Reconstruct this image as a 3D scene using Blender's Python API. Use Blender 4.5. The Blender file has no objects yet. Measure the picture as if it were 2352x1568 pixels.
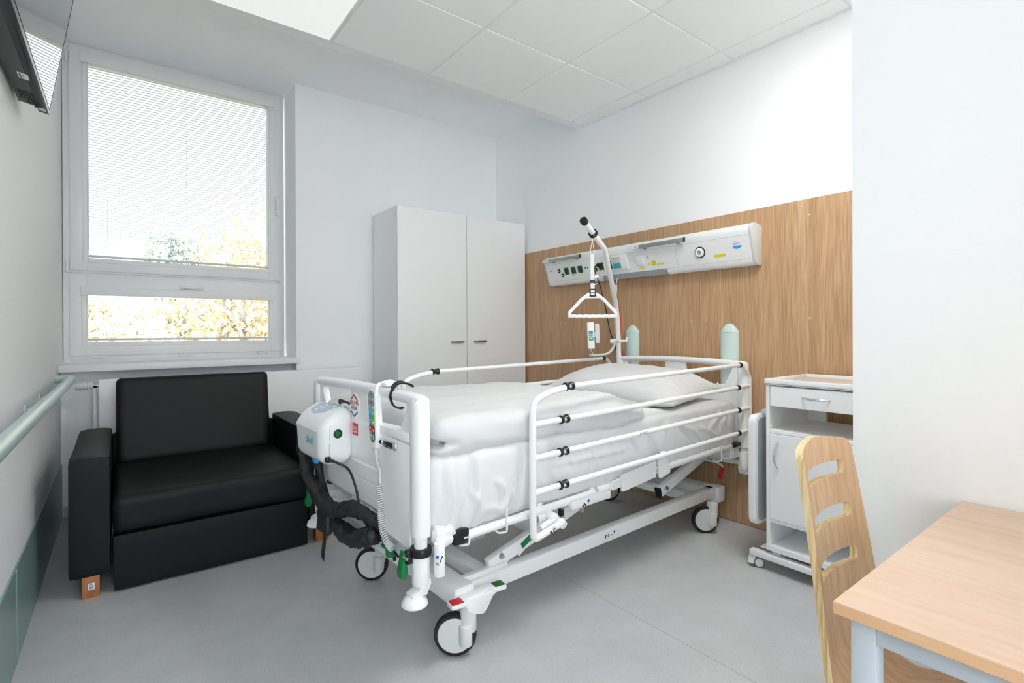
import bpy, bmesh, math, random
from mathutils import Vector, Matrix, noise, Euler
random.seed(7)
PI = math.pi
scene = bpy.context.scene
COL = scene.collection
V = Vector

# ------------------------------------------------------------------ materials
def lin(c):
    return tuple(((v/255.0)/12.92 if v/255.0 <= 0.04045 else ((v/255.0+0.055)/1.055)**2.4) for v in c) + (1.0,)

def mat(name, rgb, rough=0.5, metal=0.0, bump=None, spec=0.5, coat=0.0, trans=0.0, sheen=0.0, emit=None):
    m = bpy.data.materials.new(name); m.use_nodes = True
    nt = m.node_tree; b = nt.nodes['Principled BSDF']
    b.inputs['Base Color'].default_value = lin(rgb)
    b.inputs['Roughness'].default_value = rough
    b.inputs['Metallic'].default_value = metal
    b.inputs['Specular IOR Level'].default_value = spec
    b.inputs['Coat Weight'].default_value = coat
    if sheen: b.inputs['Sheen Weight'].default_value = sheen
    if emit:
        b.inputs['Emission Color'].default_value = lin(emit[0]); b.inputs['Emission Strength'].default_value = emit[1]
    if bump:                       # (scale, strength, distance, stretch xyz)
        tc = nt.nodes.new('ShaderNodeTexCoord'); mp = nt.nodes.new('ShaderNodeMapping')
        mp.inputs['Scale'].default_value = bump[3] if len(bump) > 3 else (1, 1, 1)
        n = nt.nodes.new('ShaderNodeTexNoise'); n.inputs['Scale'].default_value = bump[0]; n.inputs['Detail'].default_value = 3
        bp = nt.nodes.new('ShaderNodeBump'); bp.inputs['Strength'].default_value = bump[1]; bp.inputs['Distance'].default_value = bump[2]
        L = nt.links.new
        L(tc.outputs['Object'], mp.inputs['Vector']); L(mp.outputs['Vector'], n.inputs['Vector'])
        L(n.outputs['Fac'], bp.inputs['Height']); L(bp.outputs['Normal'], b.inputs['Normal'])
    return m

def noise_color(m, stops, scale, stretch=(1, 1, 1), detail=4, rough=0.6, dist=0.0):
    nt = m.node_tree; b = nt.nodes['Principled BSDF']; L = nt.links.new
    tc = nt.nodes.new('ShaderNodeTexCoord'); mp = nt.nodes.new('ShaderNodeMapping')
    mp.inputs['Scale'].default_value = stretch
    n = nt.nodes.new('ShaderNodeTexNoise'); n.inputs['Scale'].default_value = scale
    n.inputs['Detail'].default_value = detail; n.inputs['Roughness'].default_value = rough; n.inputs['Distortion'].default_value = dist
    r = nt.nodes.new('ShaderNodeValToRGB')
    while len(r.color_ramp.elements) < len(stops): r.color_ramp.elements.new(0.5)
    for e, (p, c) in zip(r.color_ramp.elements, stops):
        e.position = p; e.color = lin(c)
    L(tc.outputs['Object'], mp.inputs['Vector']); L(mp.outputs['Vector'], n.inputs['Vector'])
    L(n.outputs['Fac'], r.inputs['Fac']); L(r.outputs['Color'], b.inputs['Base Color'])
    return m, r, n

M = {}
M['wall'] = mat('wall_paint', (247, 249, 250), 0.75, bump=(350, 0.12, 0.002), spec=0.25)
M['wall_rib'] = mat('ribbed_wall_paint', (234, 235, 236), 0.7, bump=(60, 0.35, 0.003, (1, 1, 9)), spec=0.3)
M['ceil'] = mat('ceiling_plaster', (247, 249, 250), 0.85, spec=0.2)
M['tile'] = mat('ceiling_tile', (246, 248, 248), 0.9, bump=(500, 0.15, 0.001), spec=0.15)
M['grid'] = mat('ceiling_grid_metal', (236, 238, 239), 0.6)
M['pvc'] = mat('window_pvc', (232, 233, 234), 0.35)
M['slat'] = mat('blind_slat', (226, 229, 231), 0.4)
M['alu'] = mat('aluminium', (190, 193, 194), 0.32, 1.0)
M['alu_dark'] = mat('bare_aluminium_rail', (165, 166, 164), 0.4, 0.7)
M['steel'] = mat('zinc_steel', (200, 203, 206), 0.25, 1.0)
M['chrome'] = mat('chrome', (225, 228, 230), 0.08, 1.0)
M['brass'] = mat('satin_nickel', (176, 166, 148), 0.3, 1.0)
M['white'] = mat('white_powder_coat', (242, 244, 245), 0.32, spec=0.5)
M['white_pl'] = mat('white_plastic', (240, 242, 243), 0.28)
M['grey_pl'] = mat('light_grey_plastic', (212, 214, 214), 0.4)
M['castor'] = mat('castor_plastic', (222, 223, 222), 0.45)
M['lam'] = mat('white_laminate', (244, 246, 247), 0.4)
M['lam_grey'] = mat('grey_laminate', (172, 177, 180), 0.45)
M['beige'] = mat('beige_tray_mat', (206, 196, 184), 0.5)
M['black_pl'] = mat('black_plastic', (24, 25, 26), 0.35)
M['black_rub'] = mat('black_rubber', (28, 29, 30), 0.55)
M['grey_rub'] = mat('grey_rubber', (86, 88, 90), 0.6)
M['tyre_grey'] = mat('castor_tyre_grey', (118, 121, 122), 0.6)
M['nylon'] = mat('black_nylon_cover', (30, 32, 34), 0.5, bump=(90, 0.5, 0.004))
M['leather'] = mat('black_leatherette', (12, 13, 14), 0.52, bump=(700, 0.12, 0.001), spec=0.28)
M['linen'] = mat('white_bed_linen', (212, 213, 214), 0.9, bump=(9, 0.25, 0.012), spec=0.15, sheen=0.2)
M['linen_side'] = mat('white_sheet_cotton', (226, 227, 229), 0.9, bump=(11, 0.35, 0.012), spec=0.15, sheen=0.2)
M['insert'] = mat('pale_green_quilt', (226, 234, 222), 0.9, spec=0.15)
M['green'] = mat('green_plastic', (0, 122, 62), 0.4)
M['green_dk'] = mat('dark_green_rubber', (0, 96, 46), 0.5)
M['red'] = mat('red_plastic', (200, 14, 34), 0.4)
M['red_cord'] = mat('red_cord', (226, 62, 34), 0.45)
M['red_paint'] = mat('red_print', (214, 60, 72), 0.5)
M['red_dk'] = mat('dark_red_print', (165, 24, 40), 0.5)
M['navy'] = mat('navy_print', (38, 52, 120), 0.5)
M['teal'] = mat('teal_print', (52, 172, 188), 0.5)
M['cyan'] = mat('cyan_print', (34, 168, 226), 0.5)
M['lime'] = mat('lime_print', (128, 200, 40), 0.5)
M['grey_print'] = mat('grey_print', (150, 156, 158), 0.5)
M['blue_print'] = mat('blue_print', (60, 100, 200), 0.5)
M['black_print'] = mat('black_print', (30, 28, 32), 0.5)
M['white_print'] = mat('white_print', (244, 246, 247), 0.5)
M['yellow'] = mat('yellow_label', (232, 214, 30), 0.5)
M['yellow_ring'] = mat('yellow_ring_plastic', (222, 210, 20), 0.4)
M['socket_green'] = mat('socket_green', (0, 108, 44), 0.35)
M['socket_dark'] = mat('socket_hole_dark', (4, 52, 26), 0.4)
M['lens_grey'] = mat('lamp_diffuser_grey', (150, 153, 157), 0.35)
M['mint'] = mat('mint_bumper_vinyl', (206, 226, 221), 0.45)
M['rail'] = mat('mint_grey_handrail', (176, 198, 196), 0.22, spec=0.6)
M['kick'] = mat('teal_wall_protection', (128, 158, 156), 0.3, bump=(60, 0.1, 0.002), spec=0.5)
M['panel_blue'] = mat('pale_blue_keypad', (178, 196, 226), 0.4)
M['tv_black'] = mat('tv_black_plastic', (44, 47, 51), 0.45)
M['tv_screen'] = mat('tv_screen_gloss', (10, 11, 12), 0.03, spec=1.0, coat=1.0)
M['tv_bezel'] = mat('tv_bezel_grey', (90, 94, 100), 0.2)
M['screw'] = mat('pale_screw_cap', (206, 178, 142), 0.5)
M['table_metal'] = mat('grey_blue_steel_paint', (198, 206, 214), 0.4)
M['mesh_black'] = mat('black_fabric_mesh', (30, 30, 31), 0.8)
M['vent'] = mat('tv_vent_black', (12, 12, 13), 0.6)
M['light_panel'] = mat('lamp_diffuser', (244, 246, 246), 0.5, emit=((255, 255, 252), 0.36))
M['light_on'] = mat('added_lamp_diffuser', (244, 246, 246), 0.5, emit=((255, 253, 249), 25.0))  # strong glow for the added ceiling light out of view
M['sticker'] = mat('sticker_white', (232, 234, 236), 0.5)
M['teal_grey'] = mat('pale_grey_blue_plastic', (196, 206, 222), 0.4)

# floor vinyl: speckled grey, one welded seam
m = mat('grey_speckled_vinyl', (176, 178, 180), 0.42, spec=0.4); M['floor'] = m
nt = m.node_tree; b = nt.nodes['Principled BSDF']; L = nt.links.new
tc = nt.nodes.new('ShaderNodeTexCoord')
def nnoise(sc, det, stops):
    n = nt.nodes.new('ShaderNodeTexNoise'); n.inputs['Scale'].default_value = sc; n.inputs['Detail'].default_value = det
    r = nt.nodes.new('ShaderNodeValToRGB')
    for e, (p, c) in zip(r.color_ramp.elements, stops): e.position = p; e.color = lin(c)
    L(tc.outputs['Object'], n.inputs['Vector']); L(n.outputs['Fac'], r.inputs['Fac']); return r
r1 = nnoise(6, 4, [(0.3, (186, 188, 190)), (0.7, (194, 196, 198))])
r2 = nnoise(170, 3, [(0.62, (0, 0, 0)), (0.70, (120, 124, 126))])
r3 = nnoise(140, 2, [(0.30, (120, 120, 120)), (0.40, (0, 0, 0))])
mx = nt.nodes.new('ShaderNodeMixRGB'); mx.blend_type = 'ADD'; mx.inputs['Fac'].default_value = 0.45
L(r1.outputs['Color'], mx.inputs['Color1']); L(r2.outputs['Color'], mx.inputs['Color2'])
mx2 = nt.nodes.new('ShaderNodeMixRGB'); mx2.blend_type = 'SUBTRACT'; mx2.inputs['Fac'].default_value = 0.45
L(mx.outputs['Color'], mx2.inputs['Color1']); L(r3.outputs['Color'], mx2.inputs['Color2'])
sp = nt.nodes.new('ShaderNodeSeparateXYZ'); L(tc.outputs['Object'], sp.inputs['Vector'])
def mth(op, a, bv):
    n = nt.nodes.new('ShaderNodeMath'); n.operation = op
    L(a, n.inputs[0]); n.inputs[1].default_value = bv; return n.outputs[0]
s = mth('LESS_THAN', mth('ABSOLUTE', mth('SUBTRACT', sp.outputs['X'], 1.597), 0), 0.0016)
mx3 = nt.nodes.new('ShaderNodeMixRGB'); mx3.inputs['Color2'].default_value = lin((120, 122, 124))
L(mth('MULTIPLY', s, 0.6), mx3.inputs['Fac']); L(mx2.outputs['Color'], mx3.inputs['Color1']); L(mx3.outputs['Color'], b.inputs['Base Color'])

def wood(name, stops, scale, stretch, rough=0.45, fine=None):
    m = mat(name, stops[0][1], rough, spec=0.35)
    m, r, n = noise_color(m, stops, scale, stretch, 5, 0.6, 0.4)
    if fine:
        nt = m.node_tree; L = nt.links.new; b = nt.nodes['Principled BSDF']
        tc = nt.nodes.new('ShaderNodeTexCoord'); mp = nt.nodes.new('ShaderNodeMapping'); mp.inputs['Scale'].default_value = fine[1]
        n2 = nt.nodes.new('ShaderNodeTexNoise'); n2.inputs['Scale'].default_value = fine[0]; n2.inputs['Detail'].default_value = 2
        r2 = nt.nodes.new('ShaderNodeValToRGB'); r2.color_ramp.elements[0].position = 0.35; r2.color_ramp.elements[1].position = 0.6
        r2.color_ramp.elements[0].color = lin(fine[2]); r2.color_ramp.elements[1].color = (1, 1, 1, 1)
        mx = nt.nodes.new('ShaderNodeMixRGB'); mx.blend_type = 'MULTIPLY'; mx.inputs['Fac'].default_value = 1
        L(tc.outputs['Object'], mp.inputs['Vector']); L(mp.outputs['Vector'], n2.inputs['Vector']); L(n2.outputs['Fac'], r2.inputs['Fac'])
        L(r.outputs['Color'], mx.inputs['Color1']); L(r2.outputs['Color'], mx.inputs['Color2']); L(mx.outputs['Color'], b.inputs['Base Color'])
    return m
M['oak'] = wood('oak_veneer', [(0.3, (188, 152, 116)), (0.55, (198, 163, 127)), (0.75, (212, 180, 144))], 5, (1, 2.2, 0.16), 0.5, (150, (1, 1.6, 0.035), (222, 214, 206)))
M['beech'] = wood('beech_laminate', [(0.3, (226, 192, 164)), (0.7, (234, 206, 182))], 5, (4, 0.5, 1), 0.38, (26, (4, 0.4, 1), (250, 246, 243)))
M['beech_edge'] = wood('beech_edge', [(0.3, (212, 166, 124)), (0.7, (228, 184, 144))], 8, (1, 0.4, 6), 0.4)
M['ply_face'] = wood('beech_ply_face', [(0.3, (206, 170, 132)), (0.7, (224, 190, 154))], 6, (4, 1, 0.35), 0.35, (30, (3, 1, 0.25), (240, 230, 220)))
M['ply_edge'] = wood('plywood_edge', [(0.35, (210, 172, 118)), (0.6, (242, 218, 172))], 60, (1, 3, 0.12), 0.5)
M['leg_wood'] = wood('sofa_leg_wood', [(0.3, (158, 100, 62)), (0.7, (182, 122, 78))], 10, (3, 1, 0.5), 0.45)
M['bark'] = wood('tree_bark', [(0.3, (150, 144, 138)), (0.7, (170, 164, 156))], 8, (4, 4, 0.6), 0.9)
M['leaf_yellow'] = wood('yellow_autumn_leaves', [(0.3, (196, 184, 138)), (0.7, (206, 198, 168))], 1.4, (1, 1, 1), 0.8)
M['leaf_amber'] = wood('amber_autumn_leaves', [(0.3, (198, 172, 128)), (0.7, (206, 188, 152))], 1.4, (1, 1, 1), 0.8)
M['leaf_green'] = wood('dull_green_leaves', [(0.3, (150, 164, 156)), (0.7, (178, 188, 180))], 1.4, (1, 1, 1), 0.8)
M['lawn'] = wood('autumn_lawn', [(0.3, (150, 150, 138)), (0.7, (166, 164, 150))], 0.6, (1, 1, 1), 0.9)

def glass_mat():
    m = bpy.data.materials.new('window_glass'); m.use_nodes = True; nt = m.node_tree; nt.nodes.clear()
    o = nt.nodes.new('ShaderNodeOutputMaterial'); t = nt.nodes.new('ShaderNodeBsdfTransparent'); g = nt.nodes.new('ShaderNodeBsdfGlossy')
    t.inputs['Color'].default_value = (0.95, 0.97, 0.97, 1); g.inputs['Roughness'].default_value = 0.01
    f = nt.nodes.new('ShaderNodeFresnel'); f.inputs['IOR'].default_value = 1.45
    mx = nt.nodes.new('ShaderNodeMixShader'); L = nt.links.new
    L(f.outputs[0], mx.inputs[0]); L(t.outputs[0], mx.inputs[1]); L(g.outputs[0], mx.inputs[2]); L(mx.outputs[0], o.inputs['Surface'])
    return m
M['glass'] = glass_mat()

# ------------------------------------------------------------------ mesh kit
def fillet(pts, r, n=6, closed=False):
    P = [V(p) for p in pts]; out = []
    N = len(P)
    for i, p in enumerate(P):
        if not closed and (i == 0 or i == N-1): out.append(p); continue
        a = P[i-1]; c = P[(i+1) % N]
        rr = r[i] if isinstance(r, (list, tuple)) else r
        d1 = (a-p); d2 = (c-p); l = min(d1.length, d2.length)*0.49
        d1.normalize(); d2.normalize()
        ang = d1.angle(d2)
        if rr <= 0 or ang > 3.12: out.append(p); continue
        t = min(rr/math.tan(ang/2), l)
        s = p+d1*t; e = p+d2*t
        for k in range(n+1):
            u = k/n; out.append(s*(1-u)**2 + p*2*u*(1-u) + e*u*u)
    return out

def catmull(pts, n=8):
    P = [V(p) for p in pts]; P = [P[0]*2-P[1]]+P+[P[-1]*2-P[-2]]; out = []
    for i in range(1, len(P)-2):
        for k in range(n):
            t = k/n; a, b, c, d = P[i-1], P[i], P[i+1], P[i+2]
            out.append(0.5*((2*b)+(c-a)*t+(2*a-5*b+4*c-d)*t*t+(3*b-a-3*c+d)*t**3))
    out.append(P[-2]); return out

class MB:
    def __init__(s): s.bm = bmesh.new(); s.mi = 0
    def _merge(s, t):
        for f in t.faces: f.material_index = s.mi
        me = bpy.data.meshes.new('tmp'); t.to_mesh(me); t.free(); s.bm.from_mesh(me); bpy.data.meshes.remove(me); return s
    def box(s, x0, x1, y0, y1, z0, z1, b=0.0, seg=2, mtx=None):
        t = bmesh.new(); bmesh.ops.create_cube(t, size=1)
        c = V(((x0+x1)/2, (y0+y1)/2, (z0+z1)/2))
        for v in t.verts: v.co = V((v.co.x*(x1-x0), v.co.y*(y1-y0), v.co.z*(z1-z0)))
        if b > 0: bmesh.ops.bevel(t, geom=t.edges[:]+t.verts[:], offset=min(b, 0.49*min(abs(x1-x0), abs(y1-y0), abs(z1-z0))), segments=seg, profile=0.5, affect='EDGES')
        for v in t.verts: v.co = (mtx @ (v.co+c)) if mtx else v.co+c
        bmesh.ops.recalc_face_normals(t, faces=t.faces[:])
        return s._merge(t)
    def bar(s, p0, p1, w, h, b=0.0, up=(0, 0, 1)):
        p0, p1 = V(p0), V(p1); d = p1-p0; X = d.normalized(); Y = V(up).cross(X).normalized(); Z = X.cross(Y)
        mt = Matrix((X, Y, Z)).transposed().to_4x4(); mt.translation = (p0+p1)/2
        return s.box(-d.length/2, d.length/2, -w/2, w/2, -h/2, h/2, b, mtx=mt)
    def cyl(s, p0, p1, r, r2=None, seg=20, b=0.0):
        p0, p1 = V(p0), V(p1); d = p1-p0; r2 = r if r2 is None else r2
        t = bmesh.new(); bmesh.ops.create_cone(t, cap_ends=True, segments=seg, radius1=r, radius2=r2, depth=d.length)
        if b > 0:
            es = [e for e in t.edges if abs(e.verts[0].co.z-e.verts[1].co.z) < 1e-6]
            bmesh.ops.bevel(t, geom=es, offset=b, segments=2, profile=0.5, affect='EDGES')
        q = V((0, 0, 1)).rotation_difference(d.normalized())
        for v in t.verts: v.co = q @ v.co + (p0+p1)/2
        return s._merge(t)
    def tube(s, pts, r, seg=12, closed=False):
        P = [V(p) for p in pts]; Q = [P[0]]
        for p in P[1:]:
            if (p-Q[-1]).length > 1e-6: Q.append(p)
        P = Q; n = len(P); t = bmesh.new(); rings = []; ref = None
        for i in range(n):
            a = P[i-1] if (i > 0 or closed) else P[i]; c = P[(i+1) % n] if (i < n-1 or closed) else P[i]
            d = (c-a).normalized()
            if ref is None:
                ref = d.orthogonal().normalized()
            else:
                ref = (ref - d*ref.dot(d)).normalized()
            bi = d.cross(ref); rr = r(i/(n-1)) if callable(r) else r
            rings.append([t.verts.new(P[i]+(ref*math.cos(2*PI*k/seg)+bi*math.sin(2*PI*k/seg))*rr) for k in range(seg)])
        m = n if closed else n-1
        for i in range(m):
            A, B = rings[i], rings[(i+1) % n]
            for k in range(seg): t.faces.new((A[k], A[(k+1) % seg], B[(k+1) % seg], B[k]))
        if not closed:
            t.faces.new(rings[0][::-1]); t.faces.new(rings[-1])
        bmesh.ops.recalc_face_normals(t, faces=t.faces[:])
        return s._merge(t)
    def ribbon(s, pts, w, th, side):
        P = [V(p) for p in pts]; side = V(side).normalized(); t = bmesh.new(); rings = []
        for i, p in enumerate(P):
            d = (P[min(i+1, len(P)-1)]-P[max(i-1, 0)]).normalized(); n = d.cross(side).normalized()
            rings.append([t.verts.new(p+side*a*w/2+n*bb*th/2) for a, bb in ((-1, -1), (1, -1), (1, 1), (-1, 1))])
        for A, B in zip(rings, rings[1:]):
            for k in range(4): t.faces.new((A[k], A[(k+1) % 4], B[(k+1) % 4], B[k]))
        t.faces.new(rings[0][::-1]); t.faces.new(rings[-1]); bmesh.ops.recalc_face_normals(t, faces=t.faces[:])
        return s._merge(t)
    def lathe(s, prof, o, axis=(0, 0, 1), seg=28):
        q = V((0, 0, 1)).rotation_difference(V(axis).normalized()); o = V(o); t = bmesh.new(); rings = []
        for r, z in prof:
            if r < 1e-6: rings.append([t.verts.new(q @ V((0, 0, z))+o)])
            else: rings.append([t.verts.new(q @ V((r*math.cos(2*PI*k/seg), r*math.sin(2*PI*k/seg), z))+o) for k in range(seg)])
        for A, B in zip(rings, rings[1:]):
            for k in range(seg):
                k2 = (k+1) % seg
                if len(A) == 1 and len(B) == 1: continue
                if len(A) == 1: t.faces.new((A[0], B[k2], B[k]))
                elif len(B) == 1: t.faces.new((A[k], A[k2], B[0]))
                else: t.faces.new((A[k], A[k2], B[k2], B[k]))
        if len(rings[0]) > 1: t.faces.new(rings[0][::-1])
        if len(rings[-1]) > 1: t.faces.new(rings[-1])
        bmesh.ops.recalc_face_normals(t, faces=t.faces[:])
        return s._merge(t)
    def prism(s, poly, plane, a0, a1, b=0.0, mtx=None):
        f = {'xy': lambda p, a: V((p[0], p[1], a)), 'xz': lambda p, a: V((p[0], a, p[1])), 'yz': lambda p, a: V((a, p[0], p[1]))}[plane]
        t = bmesh.new(); A = [t.verts.new(f(p, a0)) for p in poly]; B = [t.verts.new(f(p, a1)) for p in poly]; n = len(poly)
        t.faces.new(A[::-1]); t.faces.new(B)
        for k in range(n): t.faces.new((A[k], A[(k+1) % n], B[(k+1) % n], B[k]))
        bmesh.ops.recalc_face_normals(t, faces=t.faces[:])
        if b > 0:
            es = [e for e in t.edges if len({v in A for v in e.verts}) == 1]
            bmesh.ops.bevel(t, geom=es, offset=b, segments=2, profile=0.5, affect='EDGES')
        if mtx:
            for v in t.verts: v.co = mtx @ v.co
        return s._merge(t)
    def ball(s, c, r, sc=(1, 1, 1), seg=16):
        t = bmesh.new(); bmesh.ops.create_uvsphere(t, u_segments=seg, v_segments=max(6, seg//2), radius=r)
        for v in t.verts: v.co = V((v.co.x*sc[0], v.co.y*sc[1], v.co.z*sc[2]))+V(c)
        return s._merge(t)
    def rgrid(s, c, h, r, res, fn=None):
        """dense rounded box, centre c, half sizes h, edge radius r; fn(point, normal) moves each vertex"""
        t = bmesh.new(); N = [max(2, int(2*h[i]/res)) for i in range(3)]; key = {}
        def vert(p):
            k = tuple(round(x, 5) for x in p)
            if k not in key:
                inn = V([max(-(h[i]-r), min(h[i]-r, p[i])) for i in range(3)]); d = V(p)-inn
                nn = d.normalized() if d.length > 1e-9 else V((0, 0, 1)); q = inn+nn*r if d.length > 1e-9 else V(p)
                q2 = q+V(c)
                if fn: q2 = fn(q2, nn)
                key[k] = t.verts.new(q2)
            return key[k]
        def lin_(i, n): return [-h[i]+2*h[i]*k/n for k in range(n+1)]
        for ax in range(3):
            u, w = (ax+1) % 3, (ax+2) % 3; U, W = lin_(u, N[u]), lin_(w, N[w])
            for sg in (-1, 1):
                for i in range(N[u]):
                    for j in range(N[w]):
                        q = []
                        for a, bb in ((i, j), (i+1, j), (i+1, j+1), (i, j+1)):
                            p = [0, 0, 0]; p[ax] = sg*h[ax]; p[u] = U[a]; p[w] = W[bb]; q.append(vert(p))
                        try: t.faces.new(q if sg > 0 else q[::-1])
                        except ValueError: pass
        return s._merge(t)
    def text(s, txt, size, mtx, ex=0.0003, align='CENTER'):
        cu = bpy.data.curves.new('t', 'FONT'); cu.body = txt; cu.size = size; cu.extrude = ex; cu.align_x = align; cu.align_y = 'CENTER'; cu.resolution_u = 3
        o = bpy.data.objects.new('t', cu); COL.objects.link(o)
        dg = bpy.context.evaluated_depsgraph_get(); me = bpy.data.meshes.new_from_object(o.evaluated_get(dg))
        t = bmesh.new(); t.from_mesh(me); bpy.data.meshes.remove(me); bpy.data.objects.remove(o); bpy.data.curves.remove(cu)
        for v in t.verts: v.co = mtx @ v.co
        return s._merge(t)

def frame(o, x, y):
    x, y = V(x).normalized(), V(y).normalized(); z = x.cross(y)
    m = Matrix((x, y, z)).transposed().to_4x4(); m.translation = V(o); return m

def obj(name, mb, mats, parent=None, flat=False, ang=38, bed=False):
    bm = mb.bm; me = bpy.data.meshes.new(name)
    if not flat:
        ca = math.radians(ang)
        for f in bm.faces: f.smooth = True
        for e in bm.edges:
            if len(e.link_faces) == 2 and e.calc_face_angle(0) > ca: e.smooth = False
    bm.to_mesh(me); bm.free()
    if not isinstance(mats, (list, tuple)): mats = [mats]
    for m in mats: me.materials.append(M[m])
    o = bpy.data.objects.new(name, me); COL.objects.link(o)
    if parent is not None: o.parent = parent
    elif bed: o.location = BEDLOC; o.rotation_euler = (0, 0, BEDROT)
    return o

def thing(name, label, cat, loc=(0, 0, 0), rot=0.0, group=None):
    o = bpy.data.objects.new(name, None); COL.objects.link(o); o.empty_display_size = 0.1
    o.location = loc; o.rotation_euler = (0, 0, rot)
    return tag(o, label, cat, group)
def tag(o, label, cat, group=None):
    o['label'] = label; o['category'] = cat
    if group: o['group'] = group
    return o
def struct(o, label=None, cat=None):
    o['kind'] = 'structure'
    if label: o['label'] = label
    if cat: o['category'] = cat
    return o
def plabel(o, t): o['label'] = t; return o

BEDLOC = (1.735, 1.92, 0.0); BEDROT = math.radians(2.7)
XH, YW, XL, YB, XR = 2.86, 3.99, -0.29, -1.32, 1.445

# ------------------------------------------------------------------ room shell
f = MB(); f.box(XL-0.1, XH+0.1, YB-0.1, YW+0.35, -0.1, 0)
struct(obj('floor', f, 'floor', flat=True), 'grey speckled vinyl floor with a faint seam', 'floor')
w = MB(); w.box(XL-0.15, XL, YB, 4.4, 0, 3.1)
struct(obj('wall_left', w, 'wall_rib', flat=True), 'finely ribbed pale wall carrying the television and handrail', 'wall')
w = MB(); w.box(XH, XH+0.15, 0.4, YW+0.4, 0, 3.1)
struct(obj('wall_head', w, 'wall', flat=True), 'white wall above the oak panel at the bed head', 'wall')
w = MB()
w.box(1.036, XH, YW, 4.4, 0, 3.1); w.box(XL, 1.036, 4.13, 4.4, 0, 0.885)
struct(obj('wall_window', w, 'wall', flat=True), 'white wall with the window recess and radiator', 'wall')
w = MB(); w.box(XR, XH+0.15, YB, 0.5, 0, 3.1)
struct(obj('wall_right', w, 'wall', flat=True), 'bright white projecting wall behind the beech table', 'wall')
w = MB(); w.box(XL, XR, YB-0.15, YB, 0, 0.10); w.box(XL, XR, YB-0.15, YB, 2.62, 3.1); w.box(XL, XL+0.06, YB-0.15, YB, 0.10, 2.62); w.box(XL+0.96, XR, YB-0.15, YB, 0.10, 2.62)
struct(obj('wall_back', w, 'wall', flat=True), 'white wall behind the viewer with an opening added for light', 'wall')  # opening made for the added window
t = thing('added_window', 'unseen tall window added behind the viewer to light the room', 'window', (XL+0.06, YB-0.1, 0.10)); t['kind'] = 'structure'  # added out of view so sky light fills the room from behind
w = MB()
for x0, x1, z0, z1 in ((0, 0.05, 0, 2.52), (0.85, 0.90, 0, 2.52), (0.05, 0.85, 0, 0.05), (0.05, 0.85, 2.47, 2.52), (0.05, 0.85, 1.24, 1.29)): w.box(x0, x1, 0, 0.06, z0, z1, 0.004)
obj('window_frame', w, 'pvc', t)
for z0 in (0.05, 1.29):
    w = MB(); w.box(0.05, 0.85, 0.025, 0.031, z0, z0+1.18); obj('pane', w, 'glass', t, flat=True)
# ceiling: plaster strip by the window and lowered tiles
c = MB(); c.box(XL, XH, 2.88, 4.4, 2.956, 3.05)
struct(obj('ceiling_plaster', c, 'ceil', flat=True), 'smooth plaster ceiling strip beside the window', 'ceiling')
c = MB()
gx = [XL+0.0]+[0.3225, 0.9205, 1.5165, 2.1060, 2.7125]+[XH]
gy = [2.8125-0.6075*k for k in range(0, 7)]+[YB]
for i in range(len(gx)-1):
    for j in range(len(gy)-1):
        x0, x1, y1, y0 = gx[i], gx[i+1], gy[j], gy[j+1]
        if (i, j) in ((1, 0), (3, 3)): continue
        a = 0.007
        c.box(x0+(a if i else 0), x1-(a if i < len(gx)-2 else 0.018), y0+a, y1-(a if j else 0.004), 2.6945, 2.72, 0.002, 1)
struct(obj('ceiling_tiles', c, 'tile', flat=True), 'lowered ceiling of white mineral tiles', 'ceiling')
c = MB(); c.box(XL, XH, YB, 2.82, 2.7005, 2.72)
struct(obj('ceiling_grid', c, 'grid', flat=True), 'metal grid between the ceiling tiles', 'ceiling')
c = MB(); c.box(XL, XH, 2.815, 2.888, 2.699, 2.725, 0.002, 1); c.box(XL, XH, 2.876, 2.888, 2.70, 2.98)
struct(obj('trim_1', c, 'grid', flat=True), 'white edge profile closing the lowered ceiling', 'trim')
c = MB(); c.box(XH-0.02, XH, 0.5, 2.82, 2.690, 2.6995); struct(obj('trim_2', c, 'grid', flat=True), 'thin wall angle under the ceiling at the bed wall', 'trim')

def ceiling_light(x0, x1, y0, y1, lit, label):
    t = thing('ceiling_light', label, 'light', ((x0+x1)/2, (y0+y1)/2, 2.69), group='square ceiling lights')
    hx, hy = (x1-x0)/2, (y1-y0)/2
    m = MB()
    for sx in (-1, 1): m.box(sx*hx-(0.010 if sx > 0 else 0), sx*hx+(0.010 if sx < 0 else 0), -hy, hy, 0, 0.012)
    for sy in (-1, 1): m.box(-hx+0.010, hx-0.010, sy*hy-(0.010 if sy > 0 else 0), sy*hy+(0.010 if sy < 0 else 0), 0, 0.012)
    obj('frame', m, 'grid', t, flat=True)
    m = MB(); m.box(-hx+0.010, hx-0.010, -hy+0.010, hy-0.010, 0.003, 0.010); obj('diffuser', m, 'light_on' if lit else 'light_panel', t, flat=True)
a = 0.008
for i, j, lit, lb in ((1, 0, False, 'square ceiling panel light by the window strip'), (3, 3, True, 'unseen ceiling light added above the bedside cabinet to brighten the room')):  # second lamp is added out of view to brighten bed and walls
    ceiling_light(gx[i]+a, gx[i+1]-a, gy[j+1]+a, gy[j]-a, lit, lb)

# oak cladding on the head wall
c = MB()
for y0, y1 in ((0.5, 1.8175), (1.8185, YW-0.02)): c.box(XH-0.012, XH, y0, y1, 0.004, 1.80)
o = struct(obj('wall_cladding', c, 'oak', flat=True), 'oak veneer panel covering the lower bed wall', 'wall panel')
for y, z in ((3.066, 1.18), (3.02, 1.18), (1.879, 1.18), (1.774, 1.18), (1.181, 1.717), (1.182, 1.18)):
    m = MB(); m.cyl((XH-0.014, y, z), (XH-0.011, y, z), 0.007, seg=14); obj('screw_cap', m, 'screw', o)

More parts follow.
